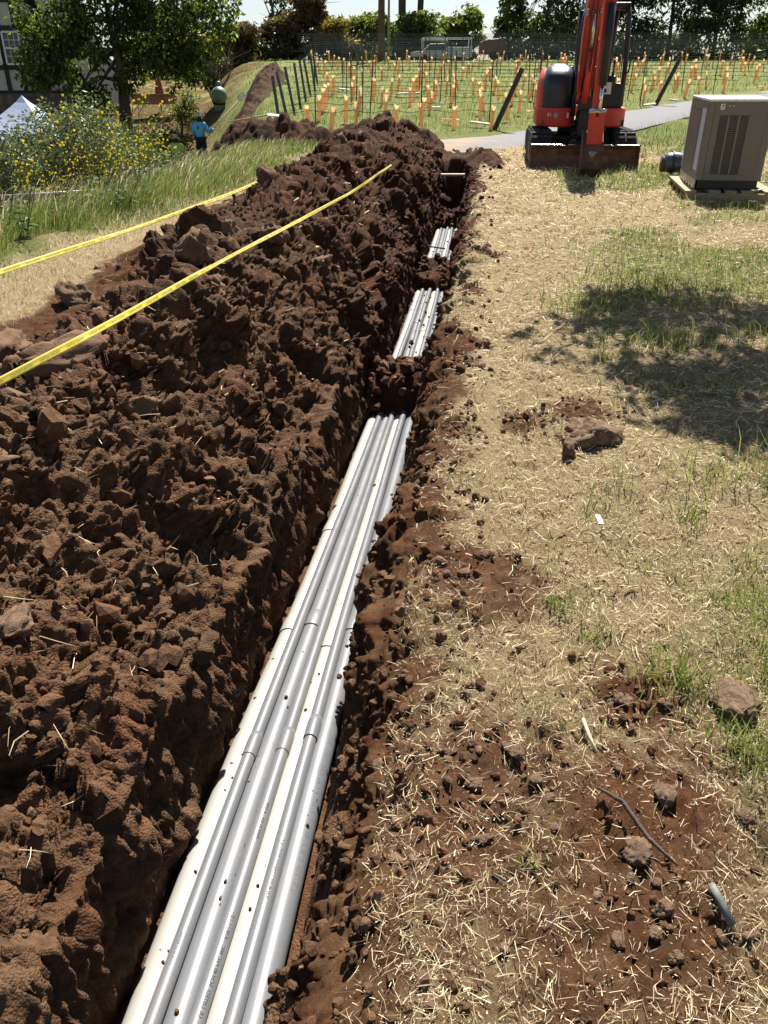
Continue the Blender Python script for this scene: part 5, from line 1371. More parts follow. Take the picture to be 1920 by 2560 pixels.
shrub(-6.6, 22.5, 2.2, 2.1, G_OLIVE, 'grey green shrub below the trunk of the big tree', 34, 3500, 0.11)
shrub(-7.6, 27.5, 2.4, 1.8, G_DARK, 'dark green shrub left of the two workers', 35, 4200, 0.12)
shrub(-8.9, 29.0, 2.2, 2.0, G_DARK, 'dark shrub under the big tree', 36, 3500, 0.13)
shrub(-9.0, 38.5, 1.6, 1.9, G_PEPPER, 'yellow green bush beside the garden wall', 37, 2200, 0.13)
shrub(-10.0, 33.5, 3.0, 1.6, G_DARK, 'low dark planting at the foot of the big tree', 38, 3500, 0.14)
shrub(-11.9, 34.5, 2.4, 2.6, G_PEPPER, 'sunlit leafy bush left of the big trunk', 39, 2600, 0.14)
# bare twiggy bush by the tank
rt = np.random.default_rng(41); tb = empty('bare_bush', (-7.9, 41.5, float(H(-7.9, 41.5)))); tag(tb, 'leafless twiggy bush behind the green tank', 'bush')
m = MB()
for k in range(70):
    a = rt.uniform(0, 6.28); L = rt.uniform(1.2, 2.6); sp = rt.uniform(0.2, 0.8)
    p1 = Vector((math.cos(a) * sp * 0.4, math.sin(a) * sp * 0.4, L * 0.45)); p2 = Vector((math.cos(a) * sp * L * 0.8, math.sin(a) * sp * L * 0.8, L))
    m.tube([(0.1 * math.cos(a), 0.1 * math.sin(a), 0), p1, p2], [0.03, 0.02, 0.008], 4)
    for _ in range(2): m.tube([p1, p1.lerp(p2, 0.5) + Vector((rt.normal(0, 0.25), rt.normal(0, 0.25), 0.1)), p2 + Vector((rt.normal(0, 0.5), rt.normal(0, 0.5), rt.normal(0, 0.2)))], [0.015, 0.012, 0.006], 4)
m.build('twigs', BARK, tb)
# trees behind the vineyard: x, y, width, height, material, label, leaves
BT = [(-13.5, 70, 5.5, 3.1, G_GOLD, 'golden brown tree left of the sky gap', 3500, 0.0), (-10.3, 66, 3.0, 3.0, G_BROWN, 'rusty brown bush behind the left rows', 2400, 0.0), (-8.6, 70, 3.2, 6.6, G_DARK, 'tall thin see-through tree rising to the top of the photo', 1100, 1.2),
      (-6.3, 67, 4.6, 4.5, G_BROWN, 'broad brownish pepper tree left of the utility pole', 4500, 0.4), (-3.6, 66, 3.2, 2.8, G_GOLD, 'golden bush at the foot of the brownish pepper tree', 2200, 0.0), (-1.2, 69, 4.6, 3.1, G_PEPPER, 'soft green tree left of the wooden pole', 4000, 0.3),
      (2.2, 72, 4.6, 3.3, G_PEPPER, 'soft green tree around the palm trunks', 4000, 0.3), (6.0, 74, 3.6, 3.9, G_PEPPER, 'rounded feathery tree behind the white pickup', 3600, 0.5), (9.6, 72, 3.2, 6.5, G_DARK, 'narrow airy tree right of the pickup', 1600, 1.0),
      (12.5, 70, 7.0, 8.5, G_PEPPER, 'large green tree left of the excavator boom', 6000, 0.4), (17.0, 71, 8.0, 10.5, G_DARK, 'tall dark tree behind the excavator', 8500, 0.3), (22.0, 70, 8.0, 10.5, G_DARK, 'tall dark tree right of the excavator canopy', 8500, 0.3), (25.8, 71, 5.6, 9.0, G_DARK, 'dark tree with pale glints left of the bright gap', 5000, 0.3),
      (28.7, 68, 2.6, 3.4, G_YEL, 'small yellow green tree in the bright gap', 1800, 0.3), (33.2, 70, 6.6, 7.5, G_OLIVE, 'airy wispy tree at the right edge', 3400, 1.0), (37.5, 72, 6.0, 6.0, G_DARK, 'dark tree beyond the right edge', 3400, 0.4), (-17.5, 72, 6.0, 4.5, G_DARK, 'dark tree behind the big leafy tree', 3500, 0.3)]
for k, (x, y, w, h, mat, lab, n, tr_) in enumerate(BT):
    rng = np.random.default_rng(100 + k)
    nb = 16 if tr_ < 1 else 9
    bl = [(rng.uniform(-0.42, 0.42) * w, rng.normal(0, w * 0.15), h * (0.06 + 0.84 * ((q + rng.random()) / nb) ** 0.9), w * rng.uniform(0.2, 0.34), w * rng.uniform(0.2, 0.3), h * rng.uniform(0.10, 0.19)) for q in range(nb)]
    for b_i in range(len(bl)):
        f = bl[b_i][2] / h; bl[b_i] = (bl[b_i][0] * (1.15 - 0.8 * f * f), *bl[b_i][1:])
    tree('background_tree', lab, x, y, bl, int(n * 1.9), 0.36, mat, h * 0.8, 0.14, 200 + k, nl=7 if tr_ < 1 else 9, group='trees beyond the vineyard', droop=0.4)
# far hedge line behind the posts, one dark mass
rng = np.random.default_rng(55); n = 9000
hx = rng.uniform(-16, 42, n); hy = 64.5 + rng.normal(0, 0.5, n) + 0.0 * hx; hz = np.abs(rng.normal(0, 0.75, n)) * (1 + 0.3 * np.sin(hx * 0.7))
keep = ~((hx > 0.5) & (hx < 9.5)); hx, hy, hz = hx[keep], hy[keep] + 1.0, hz[keep]
P = np.stack([hx, hy, H(hx, hy) + hz], -1); n = len(P); a = rng.normal(size=(n, 2, 3)) * 0.14
V = np.stack([P, P + a[:, 0], P + a[:, 1]], 1).reshape(-1, 3); F = np.arange(3 * n).reshape(-1, 3)
tag(np_obj('far_hedge', V, F, G_DARK), 'dark low hedge behind the last vineyard rows', 'hedge', kind='stuff')
# the tree whose crown shades the right bank; it stands outside the frame
blobs = [(-2.9, 2.1, 3.4, 0.9, 0.85, 0.4), (-2.1, 1.8, 3.5, 0.9, 1.0, 0.45), (-2.5, 1.1, 3.3, 0.8, 0.8, 0.4), (-1.7, 0.7, 3.3, 0.9, 1.0, 0.4), (-1.9, -0.1, 3.1, 0.6, 0.8, 0.35), (-1.2, 2.4, 3.7, 0.9, 1.0, 0.5), (-2.6, 2.8, 3.6, 0.8, 0.8, 0.4), (-1.5, 0.4, 3.2, 0.7, 0.9, 0.4), (-2.9, 1.0, 3.3, 0.5, 0.6, 0.3), (-1.4, -0.6, 3.0, 0.6, 0.7, 0.4), (-3.60, -2.15, 3.1, 0.36, 0.45, 0.22), (-1.9, -0.5, 3.1, 0.4, 0.6, 0.3), (-0.4, 0, 4.2, 1.5, 1.6, 1.0), (0.8, 0.5, 4.8, 1.6, 1.7, 1.2), (0, -1.5, 4.0, 1.5, 1.2, 0.9)]
tree('shade_tree', 'tree just outside the right edge whose branches shade the right bank', 5.35, 5.35, blobs, 27000, 0.135, G_ASH, 3.6, 0.15, 61, nl=10, power=0.35)

# ------------------------------------------------------------------ mustard in flower on the bank
M_STEM = straw_mat('mustard_stem', [(0.09, 0.13, 0.035), (0.15, 0.19, 0.06), (0.22, 0.24, 0.10)], 0.3)
M_FLOW = straw_mat('mustard_flower', [(0.62, 0.48, 0.01), (0.78, 0.62, 0.015), (0.85, 0.72, 0.04)], 0.4)
M_LEAF = straw_mat('mustard_leaf', [(0.05, 0.09, 0.025), (0.09, 0.14, 0.04), (0.14, 0.19, 0.07)], 0.35)
def mustard(seed):
    rr = random.Random(seed); st = MB(); fl = MB(); lf = MB()
    hgt = rr.uniform(0.75, 1.25)
    top = Vector((rr.uniform(-0.1, 0.35), rr.uniform(-0.2, 0.1), hgt)); mid = Vector((top.x * 0.35, top.y * 0.35, hgt * 0.5))
    st.tube([(0, 0, 0), mid, top], [0.0065, 0.005, 0.003], 4)
    def flower(p, r):
        for q in range(11):
            d = Vector((rr.gauss(0, 1), rr.gauss(0, 1), rr.gauss(0, 0.8))).normalized(); c = p + d * r * rr.uniform(0.4, 1)
            u = d.orthogonal().normalized() * r * 0.55; v = d.cross(u)
            fl.add([c - u, c - v, c + u, c + v], [(0, 1, 2, 3)])
    flower(top, 0.018)
    for k in range(rr.randint(5, 10)):
        f = rr.uniform(0.3, 0.92); s = (mid * (2 * f) if f < 0.5 else mid.lerp(top, (f - 0.5) * 2))
        a = rr.uniform(0, 6.28); L = rr.uniform(0.14, 0.42) * (1.25 - f * 0.5)
        e = s + Vector((math.cos(a) * L * 0.6 + 0.06, math.sin(a) * L * 0.6, L))
        st.tube([s, s.lerp(e, 0.5) + Vector((math.cos(a) * 0.03, math.sin(a) * 0.03, 0)), e], [0.004, 0.003, 0.0022], 3)
        flower(e, rr.uniform(0.010, 0.018))
        if rr.random() < 0.5: flower(s.lerp(e, 0.75) + Vector((rr.uniform(-.04, .04), rr.uniform(-.04, .04), 0.02)), 0.012)
    for k in range(9):
        a = rr.uniform(0, 6.28); z = rr.uniform(0.03, 0.4); L = rr.uniform(0.08, 0.20) * (1.2 - z); b = Vector((0, 0, z))
        d = Vector((math.cos(a), math.sin(a), rr.uniform(0.1, 0.5))); sd = Vector((-math.sin(a), math.cos(a), 0)) * L * 0.22
        lf.add([b, b + d * L * 0.5 + sd, b + d * L - Vector((0, 0, 0.04)), b + d * L * 0.5 - sd], [(0, 1, 2, 3)])
    root = empty('mustard_plant')
    st.build('stem', M_STEM, root); tag(fl.build('flowers', M_FLOW, root), kind='stuff'); tag(lf.build('leaves', M_LEAF, root), kind='stuff')
    return root
MP = [mustard(k) for k in range(6)]; used = set()
rm = np.random.default_rng(17)
cnt = 0
while cnt < 56:
    y = rm.uniform(7.6, 17.5); e = float(cline(min(y, 18.0)))
    x = e - 3.7 - abs(rm.normal(0, 1.0)) - (0.35 if y < 10 else 0)
    if y > 13.5: x = e - 4.3 - abs(rm.normal(0, 1.0))
    if x < -6.3 or (x / y < -0.40 and rm.random() < 0.5) or (y > 11 and -0.28 < x / y < -0.175): continue
    k = int(rm.integers(0, 6))
    o = MP[k] if k not in used else copy_tree(MP[k]); used.add(k)
    o.location = (x, y, float(H(x, y)) - 0.02); s = rm.uniform(0.6, 1.05); o.scale = (s, s, s); o.rotation_euler = (rm.normal(0, 0.1), rm.normal(0.12, 0.12), rm.uniform(-0.8, 0.8))
    tag(o, 'spindly mustard plant with yellow flowers on the left bank', 'mustard plant', 'mustard plants in flower on the left bank')
    cnt += 1
for k in range(6):
    if k not in used: MP[k].location = (-5 - 0.2 * k, 10 + k, float(H(-5 - 0.2 * k, 10 + k))); tag(MP[k], 'spindly mustard plant with yellow flowers on the left bank', 'mustard plant', 'mustard plants in flower on the left bank')

# ------------------------------------------------------------------ farther heaps of the second trench
def ridge(name, pts, width, height, label, seed, n=150, m=40):
    pts = np.array(pts, float); d = np.r_[0, np.cumsum(np.hypot(*np.diff(pts[:, :2], axis=0).T))]
    s = np.linspace(0, d[-1], n); x = np.interp(s, d, pts[:, 0]); y = np.interp(s, d, pts[:, 1])
    for _ in range(8): x[1:-1] = (x[:-2] + 2 * x[1:-1] + x[2:]) / 4; y[1:-1] = (y[:-2] + 2 * y[1:-1] + y[2:]) / 4
    tx, ty = np.gradient(x), np.gradient(y); L = np.hypot(tx, ty); nx, ny_ = ty / L, -tx / L
    q = np.linspace(-1, 1, m)
    hh = height * (1 + 0.35 * vnoise(s * 0.8, 0 * s, 0 * s, seed) + 0.2 * vnoise(s * 2.3, 0 * s, 0 * s, seed + 1)) * np.clip(np.minimum(s, d[-1] - s) / 0.7, 0, 1) ** 0.6
    ww = width / 2 * (1 + 0.2 * vnoise(s * 1.1, 0 * s, 0 * s, seed + 2))
    X = x[:, None] + nx[:, None] * ww[:, None] * q; Y = y[:, None] + ny_[:, None] * ww[:, None] * q
    prof = np.cos(q * math.pi / 2) ** 1.2
    Z = H(X, Y) - 0.05 + hh[:, None] * prof + (0.10 * fbm(X * 3, Y * 3, 0 * X, 4, seed) + lumps(X, Y, 0.3, seed, 0.7) * 0.7 + lumps(X, Y, 0.12, seed + 4, 0.8) * 0.7) * prof ** 0.5
    o = np_obj(name, np.stack([X, Y, Z], -1).reshape(-1, 3), grid_faces(n, m, 0, m - 1, m), SOIL, smooth=True)
    return tag(o, label, 'soil heap')
ridge('spoil_heap', [(1.2, 18.9), (0.2, 19.3), (-1.8, 19.6), (-3.6, 20.2), (-4.6, 20.8)], 1.5, 0.42, 'low dark cross heap of soil along the vineyard edge', 610)
ridge('spoil_heap', [(-2.3, 20.9), (-3.0, 21.0), (-4.1, 21.4)], 1.5, 0.50, 'rounded dark mound of soil with a shovel lying on it', 620, 70)
ridge('spoil_heap', [(-5.6, 29.5), (-5.35, 33), (-5.1, 37), (-5.2, 42), (-5.9, 47)], 1.5, 0.42, 'dark soil heap climbing the slope behind the standing worker', 630)

# ------------------------------------------------------------------ timbered house
PLASTER = plain('cream_plaster', (0.50, 0.47, 0.42), 0.9, var=0.06, scale=3, bump=0.1)
TIMBER = plain('dark_timber', (0.030, 0.022, 0.020), 0.8, var=0.3, scale=6)
STONEW = NT('house_stone'); p = STONEW.coord(); vo = STONEW.voro(p, 3.2)
STONEW.set(STONEW.ramp(vo.outputs[0], [(0.1, (0.20, 0.14, 0.12)), (0.6, (0.10, 0.07, 0.06))]), 0.9); STONEW = STONEW.m
ROOFM = plain('dark_roof', (0.016, 0.014, 0.014), 1.0, var=0.3, spec=0.1)
FRAMEW = plain('white_window_frame', (0.74, 0.74, 0.73), 0.5, var=0.04)
PANE = plain('window_glass', (0.04, 0.045, 0.05), 0.06, var=0.2)
CURT = plain('cream_curtain', (0.60, 0.52, 0.42), 0.9, var=0.1)
hs = empty('timbered_house', (-13.2, 40, 0.0), R(4)); tag(hs, 'half timbered house with cream panels and white windows behind the tree', 'house')
zb = 1.75           # top of the stone base, local x runs left from the right foot of the gable
MB().prism([(0, zb), (-3.9, zb + 6.9), (-9, zb + 6.9), (-9, zb)], 0, 7, 'Y').build('wall', PLASTER, hs)
MB().box((-4.4, 3.4, (zb - 0.8) / 2), (9.3, 7.3, zb + 0.8)).build('stone_base', STONEW, hs)
rk = MB(); rk.prism([(0.55, zb - 0.55), (0.30, zb - 0.62), (-3.9, zb + 6.85), (-3.75, zb + 7.25)], -0.5, 7.5, 'Y'); rk.build('roof', ROOFM, hs)
MB().prism([(0.28, zb - 0.55), (0.02, zb - 0.55), (-4.05, zb + 6.7), (-3.85, zb + 6.9)], -0.12, -0.002, 'Y').build('rake_board', TIMBER, hs)
def beam(x0, z0_, x1, z1_, w=0.2):
    MB().bar((x0, -0.03, z0_), (x1, -0.03, z1_), w, 0.08, (0, 1, 0)).build('timber', TIMBER, hs)
for zz in (zb + 0.02, zb + 1.02, zb + 2.50, zb + 3.55): beam(-9, zz, -0.2 - (zz - zb) * 0.56, zz, 0.2)
for xx in (-0.9, -1.9, -2.85, -3.55, -4.3, -5.2, -6.2): beam(xx, zb + 0.1, xx, zb + min(5.5, max(0.4, -xx * 1.7)), 0.17)
beam(-0.35, zb + 0.1, -1.2, zb + 1.0, 0.16)
def window(x0, x1, z0_, z1_, curtain=True):
    wf = MB()
    for a, b in (((x0, z0_), (x1, z0_)), ((x0, z1_), (x1, z1_)), ((x0, z0_), (x0, z1_)), ((x1, z0_), (x1, z1_)), ((x0, (z0_ + z1_) / 2), (x1, (z0_ + z1_) / 2))):
        wf.bar((a[0], -0.10, a[1]), (b[0], -0.10, b[1]), 0.07, 0.07, (0, 1, 0))
    w = wf.build('window', FRAMEW, hs)
    for h in (0, 1):
        za = z0_ + (z1_ - z0_) * 0.5 * h + 0.035; zc_ = z0_ + (z1_ - z0_) * 0.5 * (h + 1) - 0.035
        MB().box(((x0 + x1) / 2, -0.085, (za + zc_) / 2), (x1 - x0 - 0.07, 0.008, zc_ - za)).build('pane', PANE, w)
        for gxi in (1, 2):
            gx = x0 + (x1 - x0) * gxi / 3; MB().bar((gx, -0.095, za), (gx, -0.095, zc_), 0.02, 0.02, (0, 1, 0)).build('glazing_bar', FRAMEW, w)
        MB().bar((x0, -0.095, (za + zc_) / 2), (x1, -0.095, (za + zc_) / 2), 0.02, 0.02, (0, 1, 0)).build('glazing_bar', FRAMEW, w)
    if curtain: MB().add([(x1 - 0.05, -0.092, z0_ + 0.6), (x1 - 0.05, -0.092, z0_ + 0.08), (x1 - 0.16, -0.092, z0_ + 0.08), (x1 - 0.38, -0.092, z0_ + 0.6)], [(0, 1, 2, 3)]).build('curtain', CURT, w)
window(-3.42, -2.72, zb + 1.14, zb + 2.36); window(-4.22, -3.65, zb + 1.14, zb + 2.36); window(-3.45, -2.85, zb + 3.70, zb + 4.9, False); window(-5.9, -5.2, zb + 1.14, zb + 2.36)
# ------------------------------------------------------------------ canopy tent, palm, tank, umbrella, wall, stacked pipes
tn = empty('canopy_tent', (-12.3, 30, float(H(-12.3, 30)))); tag(tn, 'white peaked canopy tent at the left edge below the house', 'tent')
TENTM = NT('tent_fabric'); TENTM.set((0.40, 0.46, 0.60), 0.6, 0, 0.3); TENTM.bump(TENTM.noise(TENTM.coord(), 3, 4), 0.3, 0.05); TENTM.translucent((0.4, 0.46, 0.6), 0.08); TENTM = TENTM.m  # bluish shade on the white cloth is put into the fabric colour
zt = 1.66 - float(H(-12.3, 30))
V, F = [], []
cor = [(-1.5, -1.5), (1.5, -1.5), (1.5, 1.5), (-1.5, 1.5)]
N = 8
for k in range(4):
    a, b = cor[k], cor[(k + 1) % 4]
    base = len(V)
    for i in range(N + 1):
        f = i / N
        for j in range(N + 1):
            g = j / N; x = (a[0] * (1 - g) + b[0] * g) * f; y = (a[1] * (1 - g) + b[1] * g) * f
            V.append((x, y, zt - 1.28 * f ** 0.85 - 0.06 * math.sin(g * math.pi) * f))
    for i in range(N):
        for j in range(N): F.append((base + i*(N+1)+j, base + i*(N+1)+j+1, base + (i+1)*(N+1)+j+1, base + (i+1)*(N+1)+j))
MB().add(V, F).build('canopy', TENTM, tn, smooth=False)
va = MB()
for k in range(4):
    a, b = cor[k], cor[(k + 1) % 4]; va.add([(a[0], a[1], zt - 1.285), (b[0], b[1], zt - 1.285), (b[0], b[1], zt - 1.5), (a[0], a[1], zt - 1.5)], [(0, 1, 2, 3)])
va.build('valance', TENTM, tn)
for a in cor: MB().tube([(a[0] * 0.98, a[1] * 0.98, 0), (a[0] * 0.98, a[1] * 0.98, zt - 1.3)], 0.025, 8).build('leg', STEEL, tn)
pf = empty('small_palm', (-11.0, 24.5, float(H(-11, 24.5)))); tag(pf, 'small dark palm in front of the white tent', 'palm')
m = MB(); rr = random.Random(9)
for k in range(16):
    a = k * 2.4; L = rr.uniform(1.0, 1.5); e0 = rr.uniform(0.3, 1.2)
    prev = None
    for q in range(15):
        f = q / 14; p = Vector((math.cos(a) * L * f, math.sin(a) * L * f, 1.0 + L * f * math.sin(e0) - 1.1 * f * f))
        if prev is not None and q > 2:
            for sd in (-1, 1):
                s = Vector((-math.sin(a), math.cos(a), 0)) * sd
                w = 0.36 * math.sin(math.pi * min(1, f * 0.9 + 0.08))
                m.add([p, prev, prev.lerp(p, 0.5) + s * w + (p - prev) * 1.2 + Vector((0, 0, 0.06))], [(0, 1, 2)])
        prev = p
m.build('fronds', G_DARK, pf); MB().tube([(0, 0, -0.1), (0, 0, 1.0)], [0.14, 0.11], 8).build('trunk', BARK, pf)
TANKG = plain('sage_tank_paint', (0.17, 0.24, 0.175), 0.45, var=0.1)
tk2 = empty('propane_tank', (-7.45, 40, float(H(-7.45, 40)) + 0.05), R(12)); tag(tk2, 'round green propane tank seen end on beside the slope', 'tank')
MB().lathe([(0.02, -0.22), (0.17, -0.18), (0.29, -0.08), (0.345, 0.06), (0.355, 0.2), (0.355, 1.7), (0.36, 1.9), (0.15, 2.05), (0.02, 2.08)], (0, 0, 0.60), 28, 'Y').build('shell', TANKG, tk2, smooth=True)
MB().lathe([(0.13, 0.98), (0.13, 1.10), (0.09, 1.16), (0.0, 1.17)], (0, 0.5, 0), 16).build('valve_dome', TANKG, tk2, smooth=True)
for yy in (0.3, 1.4): MB().box((0, yy, 0.08), (0.5, 0.12, 0.24)).build('foot', TANKG, tk2)
um = empty('garden_umbrella', (-10.65, 42, float(H(-10.65, 42)))); tag(um, 'closed brown garden umbrella behind the big tree', 'umbrella')
uh = 2.85 - float(H(-10.65, 42)); MB().tube([(0, 0, 0), (0, 0, uh)], 0.03, 8).build('pole', BARK, um); MB().lathe([(0.02, uh), (0.10, uh - 0.3), (0.19, uh - 0.9), (0.21, uh - 1.15), (0.05, uh - 1.15)], (0, 0, 0), 12).build('folded_canopy', plain('brown_canvas', (0.16, 0.075, 0.04), 0.9), um)
gw = MB().box((0, 0, 0.25), (2.0, 0.35, 0.40)).build('garden_wall', plain('terracotta_render', (0.42, 0.21, 0.12), 0.9, var=0.15), bevel=0.02); gw.location = (-10.7, 41.2, 1.25); tag(gw, 'low terracotta garden wall behind the big tree', 'wall'); MB().box((0, 0, 0.475), (2.1, 0.45, 0.05)).build('cap', plain('salmon_cap', (0.58, 0.30, 0.19), 0.8), gw)
# stacked pipes and planks beside the lower drive
for k in range(6):
    y0 = 15.3 + 0.16 * (k % 3); z = 0.10 + 0.10 * (k // 3)
    a = Vector((-8.3, y0 - 0.2, float(H(-8.3, y0)) + z + 0.15)); b = Vector((-5.0, y0 + 1.3, float(H(-5.0, y0 + 1.3)) + z + 0.10))
    o = MB().tube([a, b], 0.045, 10).build('stacked_pipe', PVC_G, smooth=True); tag(o, 'long grey pipe in the stack beyond the mustard', 'pipe', 'pipes stacked beyond the mustard')
for k in range(2):
    o = MB().box((0, 0, 0.07), (0.12, 0.7, 0.30)).build('timber_block', PALLET); o.location = (-7.7 + 2.0 * k, 15.6 + 0.9 * k, float(H(-7.7 + 2.0 * k, 15.6 + 0.9 * k)) + 0.02); o.rotation_euler = (0, 0, 0.42); tag(o, 'wooden block under the %s end of the pipe stack' % ('left', 'right')[k], 'block')
# ------------------------------------------------------------------ workers
def skin_body(name, verts, edges, radii, mat, parent, root=0, sub=2):
    me = bpy.data.meshes.new(name); me.from_pydata(verts, edges, []); me.update()
    o = bpy.data.objects.new(name, me); link(o, parent)
    o.modifiers.new('skin', 'SKIN')
    sv = me.skin_vertices[0].data
    for k, r in enumerate(radii):
        sv[k].radius = r if isinstance(r, tuple) else (r, r); sv[k].use_root = (k == root)
    sb = o.modifiers.new('sub', 'SUBSURF'); sb.levels = sub; sb.render_levels = sub
    me.materials.append(mat)
    for p_ in me.polygons: p_.use_smooth = True
    return o
SKIN = plain('skin', (0.28, 0.15, 0.09), 0.6, var=0.08)
def person(loc, rz, label, J, shirt, trousers, hat, boots):
    root = empty('person', loc, rz); tag(root, label, 'person')
    names = ['pelvis', 'belly', 'chest', 'neck', 'head', 'crown', 'sl', 'el', 'hl', 'fl', 'sr', 'er', 'hr', 'fr', 'kl', 'al', 'tl', 'kr', 'ar', 'tr', 'hpl', 'hpr']
    rad = {'pelvis': (0.15, 0.11), 'belly': (0.145, 0.11), 'chest': (0.165, 0.12), 'neck': 0.055, 'head': 0.085, 'crown': 0.075, 'sl': 0.062, 'el': 0.045, 'hl': 0.034, 'fl': 0.028, 'sr': 0.062, 'er': 0.045, 'hr': 0.034, 'fr': 0.028, 'kl': 0.065, 'al': 0.042, 'tl': 0.035, 'kr': 0.065, 'ar': 0.042, 'tr': 0.035, 'hpl': 0.09, 'hpr': 0.09}
    E_ = [('pelvis', 'belly'), ('belly', 'chest'), ('chest', 'neck'), ('neck', 'head'), ('head', 'crown'), ('chest', 'sl'), ('sl', 'el'), ('el', 'hl'), ('hl', 'fl'), ('chest', 'sr'), ('sr', 'er'), ('er', 'hr'), ('hr', 'fr'), ('pelvis', 'hpl'), ('hpl', 'kl'), ('kl', 'al'), ('al', 'tl'), ('pelvis', 'hpr'), ('hpr', 'kr'), ('kr', 'ar'), ('ar', 'tr')]
    def sk(nm, use, mat, grow):
        vs_ = [J[n_] for n_ in use]; ix = {n_: i for i, n_ in enumerate(use)}
        es = [(ix[a], ix[b]) for a, b in E_ if a in ix and b in ix]
        rs_ = [tuple(q + grow for q in rad[n_]) if isinstance(rad[n_], tuple) else rad[n_] + grow for n_ in use]
        return skin_body(nm, vs_, es, rs_, mat, root)
    sk('body', names, SKIN, 0.0)
    sk('shirt', ['pelvis', 'belly', 'chest', 'neck', 'sl', 'el', 'hl', 'sr', 'er', 'hr'], shirt, 0.045)
    sk('trousers', ['pelvis', 'hpl', 'kl', 'al', 'hpr', 'kr', 'ar'], trousers, 0.035)
    for s_ in 'lr':
        a, t_ = Vector(J['a' + s_]), Vector(J['t' + s_])
        MB().tube([a + Vector((0, 0, 0.05)), a - Vector((0, 0, 0.03)), t_], [0.055, 0.06, 0.045], 10).build('boot', boots, root, smooth=True)
    c_ = Vector(J['crown'])
    MB().lathe([(0.20, 0.0), (0.205, 0.012), (0.11, 0.03), (0.10, 0.11), (0.06, 0.14), (0.0, 0.145)], tuple(c_ + Vector((0, 0, 0.005))), 18).build('hat', hat, root, smooth=True)
    hd = Vector(J['head'])
    m_ = MB().lathe([(0.0, -0.16), (0.085, -0.12), (0.098, 0.0), (0.09, 0.08)], tuple(hd + Vector((0, -0.012, 0.0))), 12); m_.build('neck_cloth', boots, root, smooth=True)
    return root
S = 1.0
stand = {'pelvis': (0, 0, 0.95), 'belly': (0, 0, 1.10), 'chest': (0, 0, 1.34), 'neck': (0, 0.02, 1.50), 'head': (0, 0.03, 1.60), 'crown': (0, 0.03, 1.70), 'sl': (-0.20, 0, 1.40), 'el': (-0.27, -0.02, 1.14), 'hl': (-0.20, 0.20, 1.02), 'fl': (-0.14, 0.27, 1.0), 'sr': (0.20, 0, 1.40), 'er': (0.33, 0.02, 1.16), 'hr': (0.44, 0.22, 1.24), 'fr': (0.47, 0.29, 1.27), 'hpl': (-0.10, 0, 0.90), 'kl': (-0.11, 0.02, 0.50), 'al': (-0.11, -0.02, 0.09), 'tl': (-0.13, 0.14, 0.04), 'hpr': (0.10, 0, 0.90), 'kr': (0.11, 0.03, 0.50), 'ar': (0.12, 0.0, 0.09), 'tr': (0.14, 0.16, 0.04)}
BLUE = plain('sky_blue_shirt', (0.13, 0.42, 0.62), 0.8, var=0.1); NAVY = plain('navy_trousers', (0.012, 0.015, 0.03), 0.85, var=0.2); LIME = plain('lime_shirt', (0.42, 0.55, 0.12), 0.8, var=0.1); HATP = plain('pale_hat', (0.48, 0.40, 0.33), 0.85); HATS = plain('straw_hat', (0.46, 0.36, 0.16), 0.85); BOOT = plain('dark_boots', (0.03, 0.022, 0.018), 0.8)
wx, wy = -7.0, 33.0
p1 = person((wx, wy, float(H(wx, wy))), R(-8), 'standing worker in light blue shirt and dark trousers holding a shovel, seen from behind', stand, BLUE, NAVY, HATP, BOOT)
MB().box((-0.05, -0.135, 1.30), (0.02, 0.01, 0.10)).box((0.0, -0.135, 1.30), (0.03, 0.01, 0.11)).build('back_print', plain('dark_print', (0.03, 0.06, 0.09), 0.8), p1)
kneel = {'pelvis': (0, 0, 0.42), 'belly': (0, 0.06, 0.56), 'chest': (0, 0.17, 0.76), 'neck': (0, 0.24, 0.90), 'head': (0, 0.27, 0.99), 'crown': (0, 0.28, 1.08), 'sl': (-0.20, 0.16, 0.82), 'el': (-0.30, 0.24, 0.58), 'hl': (-0.24, 0.42, 0.40), 'fl': (-0.2, 0.47, 0.34), 'sr': (0.20, 0.16, 0.82), 'er': (0.30, 0.26, 0.58), 'hr': (0.22, 0.44, 0.42), 'fr': (0.18, 0.5, 0.36), 'hpl': (-0.10, 0.0, 0.40), 'kl': (-0.14, 0.36, 0.20), 'al': (-0.14, -0.04, 0.10), 'tl': (-0.14, -0.16, 0.05), 'hpr': (0.10, 0, 0.40), 'kr': (0.15, 0.34, 0.46), 'ar': (0.16, 0.28, 0.10), 'tr': (0.17, 0.42, 0.05)}
kx, ky = -7.75, 32.0
p2 = person((kx, ky, float(H(kx, ky)) - 0.02), R(10), 'crouching worker in lime green shirt and straw hat', kneel, LIME, NAVY, HATS, BOOT)
sh = empty('shovel', (wx, wy, float(H(wx, wy)))); tag(sh, 'long shovel held up by the standing worker', 'shovel')
MB().tube([(0.26, 0.15, 1.04), (0.47, 0.27, 1.27), (1.45, 0.75, 2.25)], 0.018, 8).build('handle', PALEWOOD, sh, smooth=True)
MB().box((1.55, 0.80, 2.36), (0.20, 0.03, 0.28), (0, R(42), R(25))).build('blade', STEEL, sh, bevel=0.02)
sx_, sy_ = -2.85, 20.6
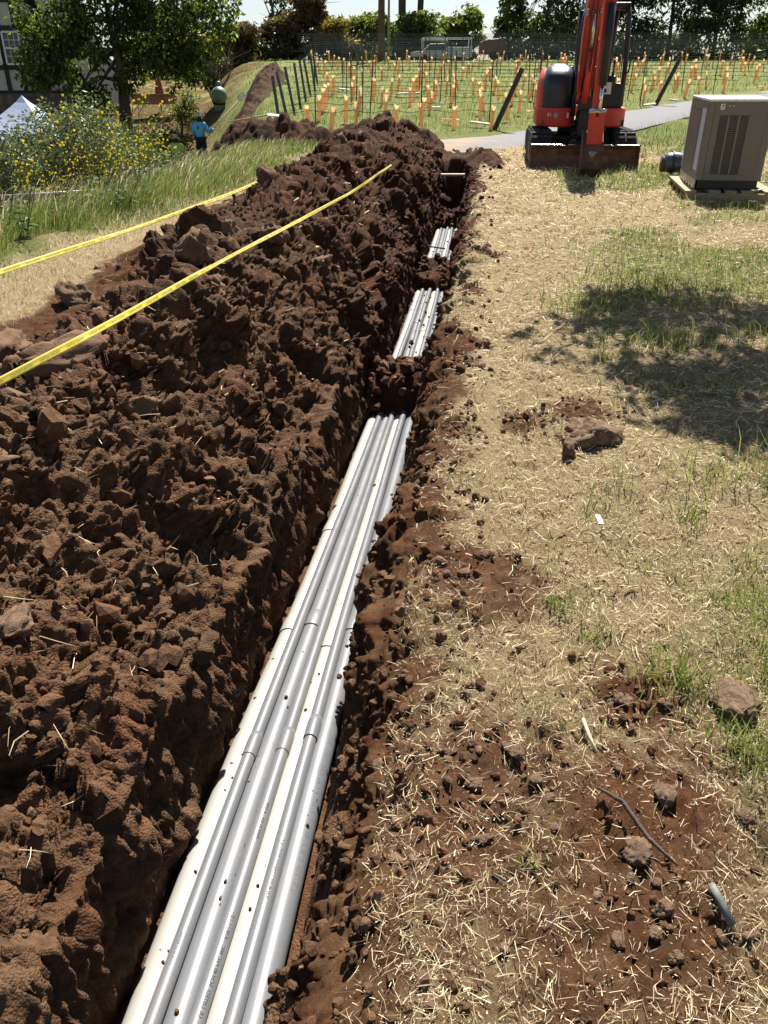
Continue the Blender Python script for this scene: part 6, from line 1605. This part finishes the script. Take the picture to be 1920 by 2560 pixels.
sv2 = empty('shovel', (sx_, sy_, float(H(sx_, sy_)) + 0.48), 0.1); tag(sv2, 'shovel lying on the rounded mound with its blade shining', 'shovel')
MB().tube([(-0.85, 0.3, -0.12), (0.1, 0, 0.03)], 0.015, 8).build('handle', PALEWOOD, sv2, smooth=True)
MB().box((0.24, 0, 0.03), (0.28, 0.20, 0.02), (0.2, 0.1, 0)).build('blade', plain('shiny_blade', (0.8, 0.8, 0.8), 0.2, 0.8), sv2, bevel=0.008)
o = MB().add([(0, 0, 0.05), (0.5, 0.5, 0.10), (0.9, 0.6, 0.05), (0.5, 0.1, 0.12), (0.2, -0.15, 0.02)], [(0, 4, 3, 1), (1, 3, 2)]).build('plastic_sheet', FRAMEW); o.modifiers.new('t', 'SOLIDIFY').thickness = 0.01; o.location = (-7.4, 31.6, float(H(-7.4, 31.6)) + 0.15); tag(o, 'crumpled white sheet on the ground between the two workers', 'sheet')
# timber across the far end of the trench, tied pipe bundle
o = MB().box((0, 0, 0), (0.55, 0.14, 0.04)).build('cross_plank', PALEWOOD, bevel=0.005); o.location = (1.28, 15.95, TILT * 16 - 0.25); tag(o, 'short pale plank across the far end of the trench', 'plank')

rg2 = ridge('spoil_heap', [(1.86, 14.6), (1.92, 15.4), (1.90, 16.4)], 0.55, 0.14, 'small grassy clump of soil right of the far end of the trench', 640, 60, 24)

# ------------------------------------------------------------------ tell look-alikes apart by their order in the place
bpy.context.view_layer.update()
by = {}
for o in bpy.data.objects:
    if o.parent is None and 'label' in o.keys() and 'group' in o.keys(): by.setdefault(o['label'], []).append(o)
for lab, obs in by.items():
    if len(obs) < 2: continue
    across = obs[0]['group'] not in ('small stones in the crumbled soil', 'big clods bedded in the heap', 'crumbs lying on the pipes', 'pipes stacked beyond the mustard')
    if obs[0]['group'] == 'pipes stacked beyond the mustard': obs.sort(key=lambda o: o.data.vertices[0].co.y)
    elif across: obs.sort(key=lambda o: o.location.x / max(0.1, o.location.y))
    else: obs.sort(key=lambda o: o.location.y)
    for k, o in enumerate(obs):
        if k < len(ORD): o['label'] = lab + (', %s from the left' if across else ', %s nearest the camera') % ORD[k]
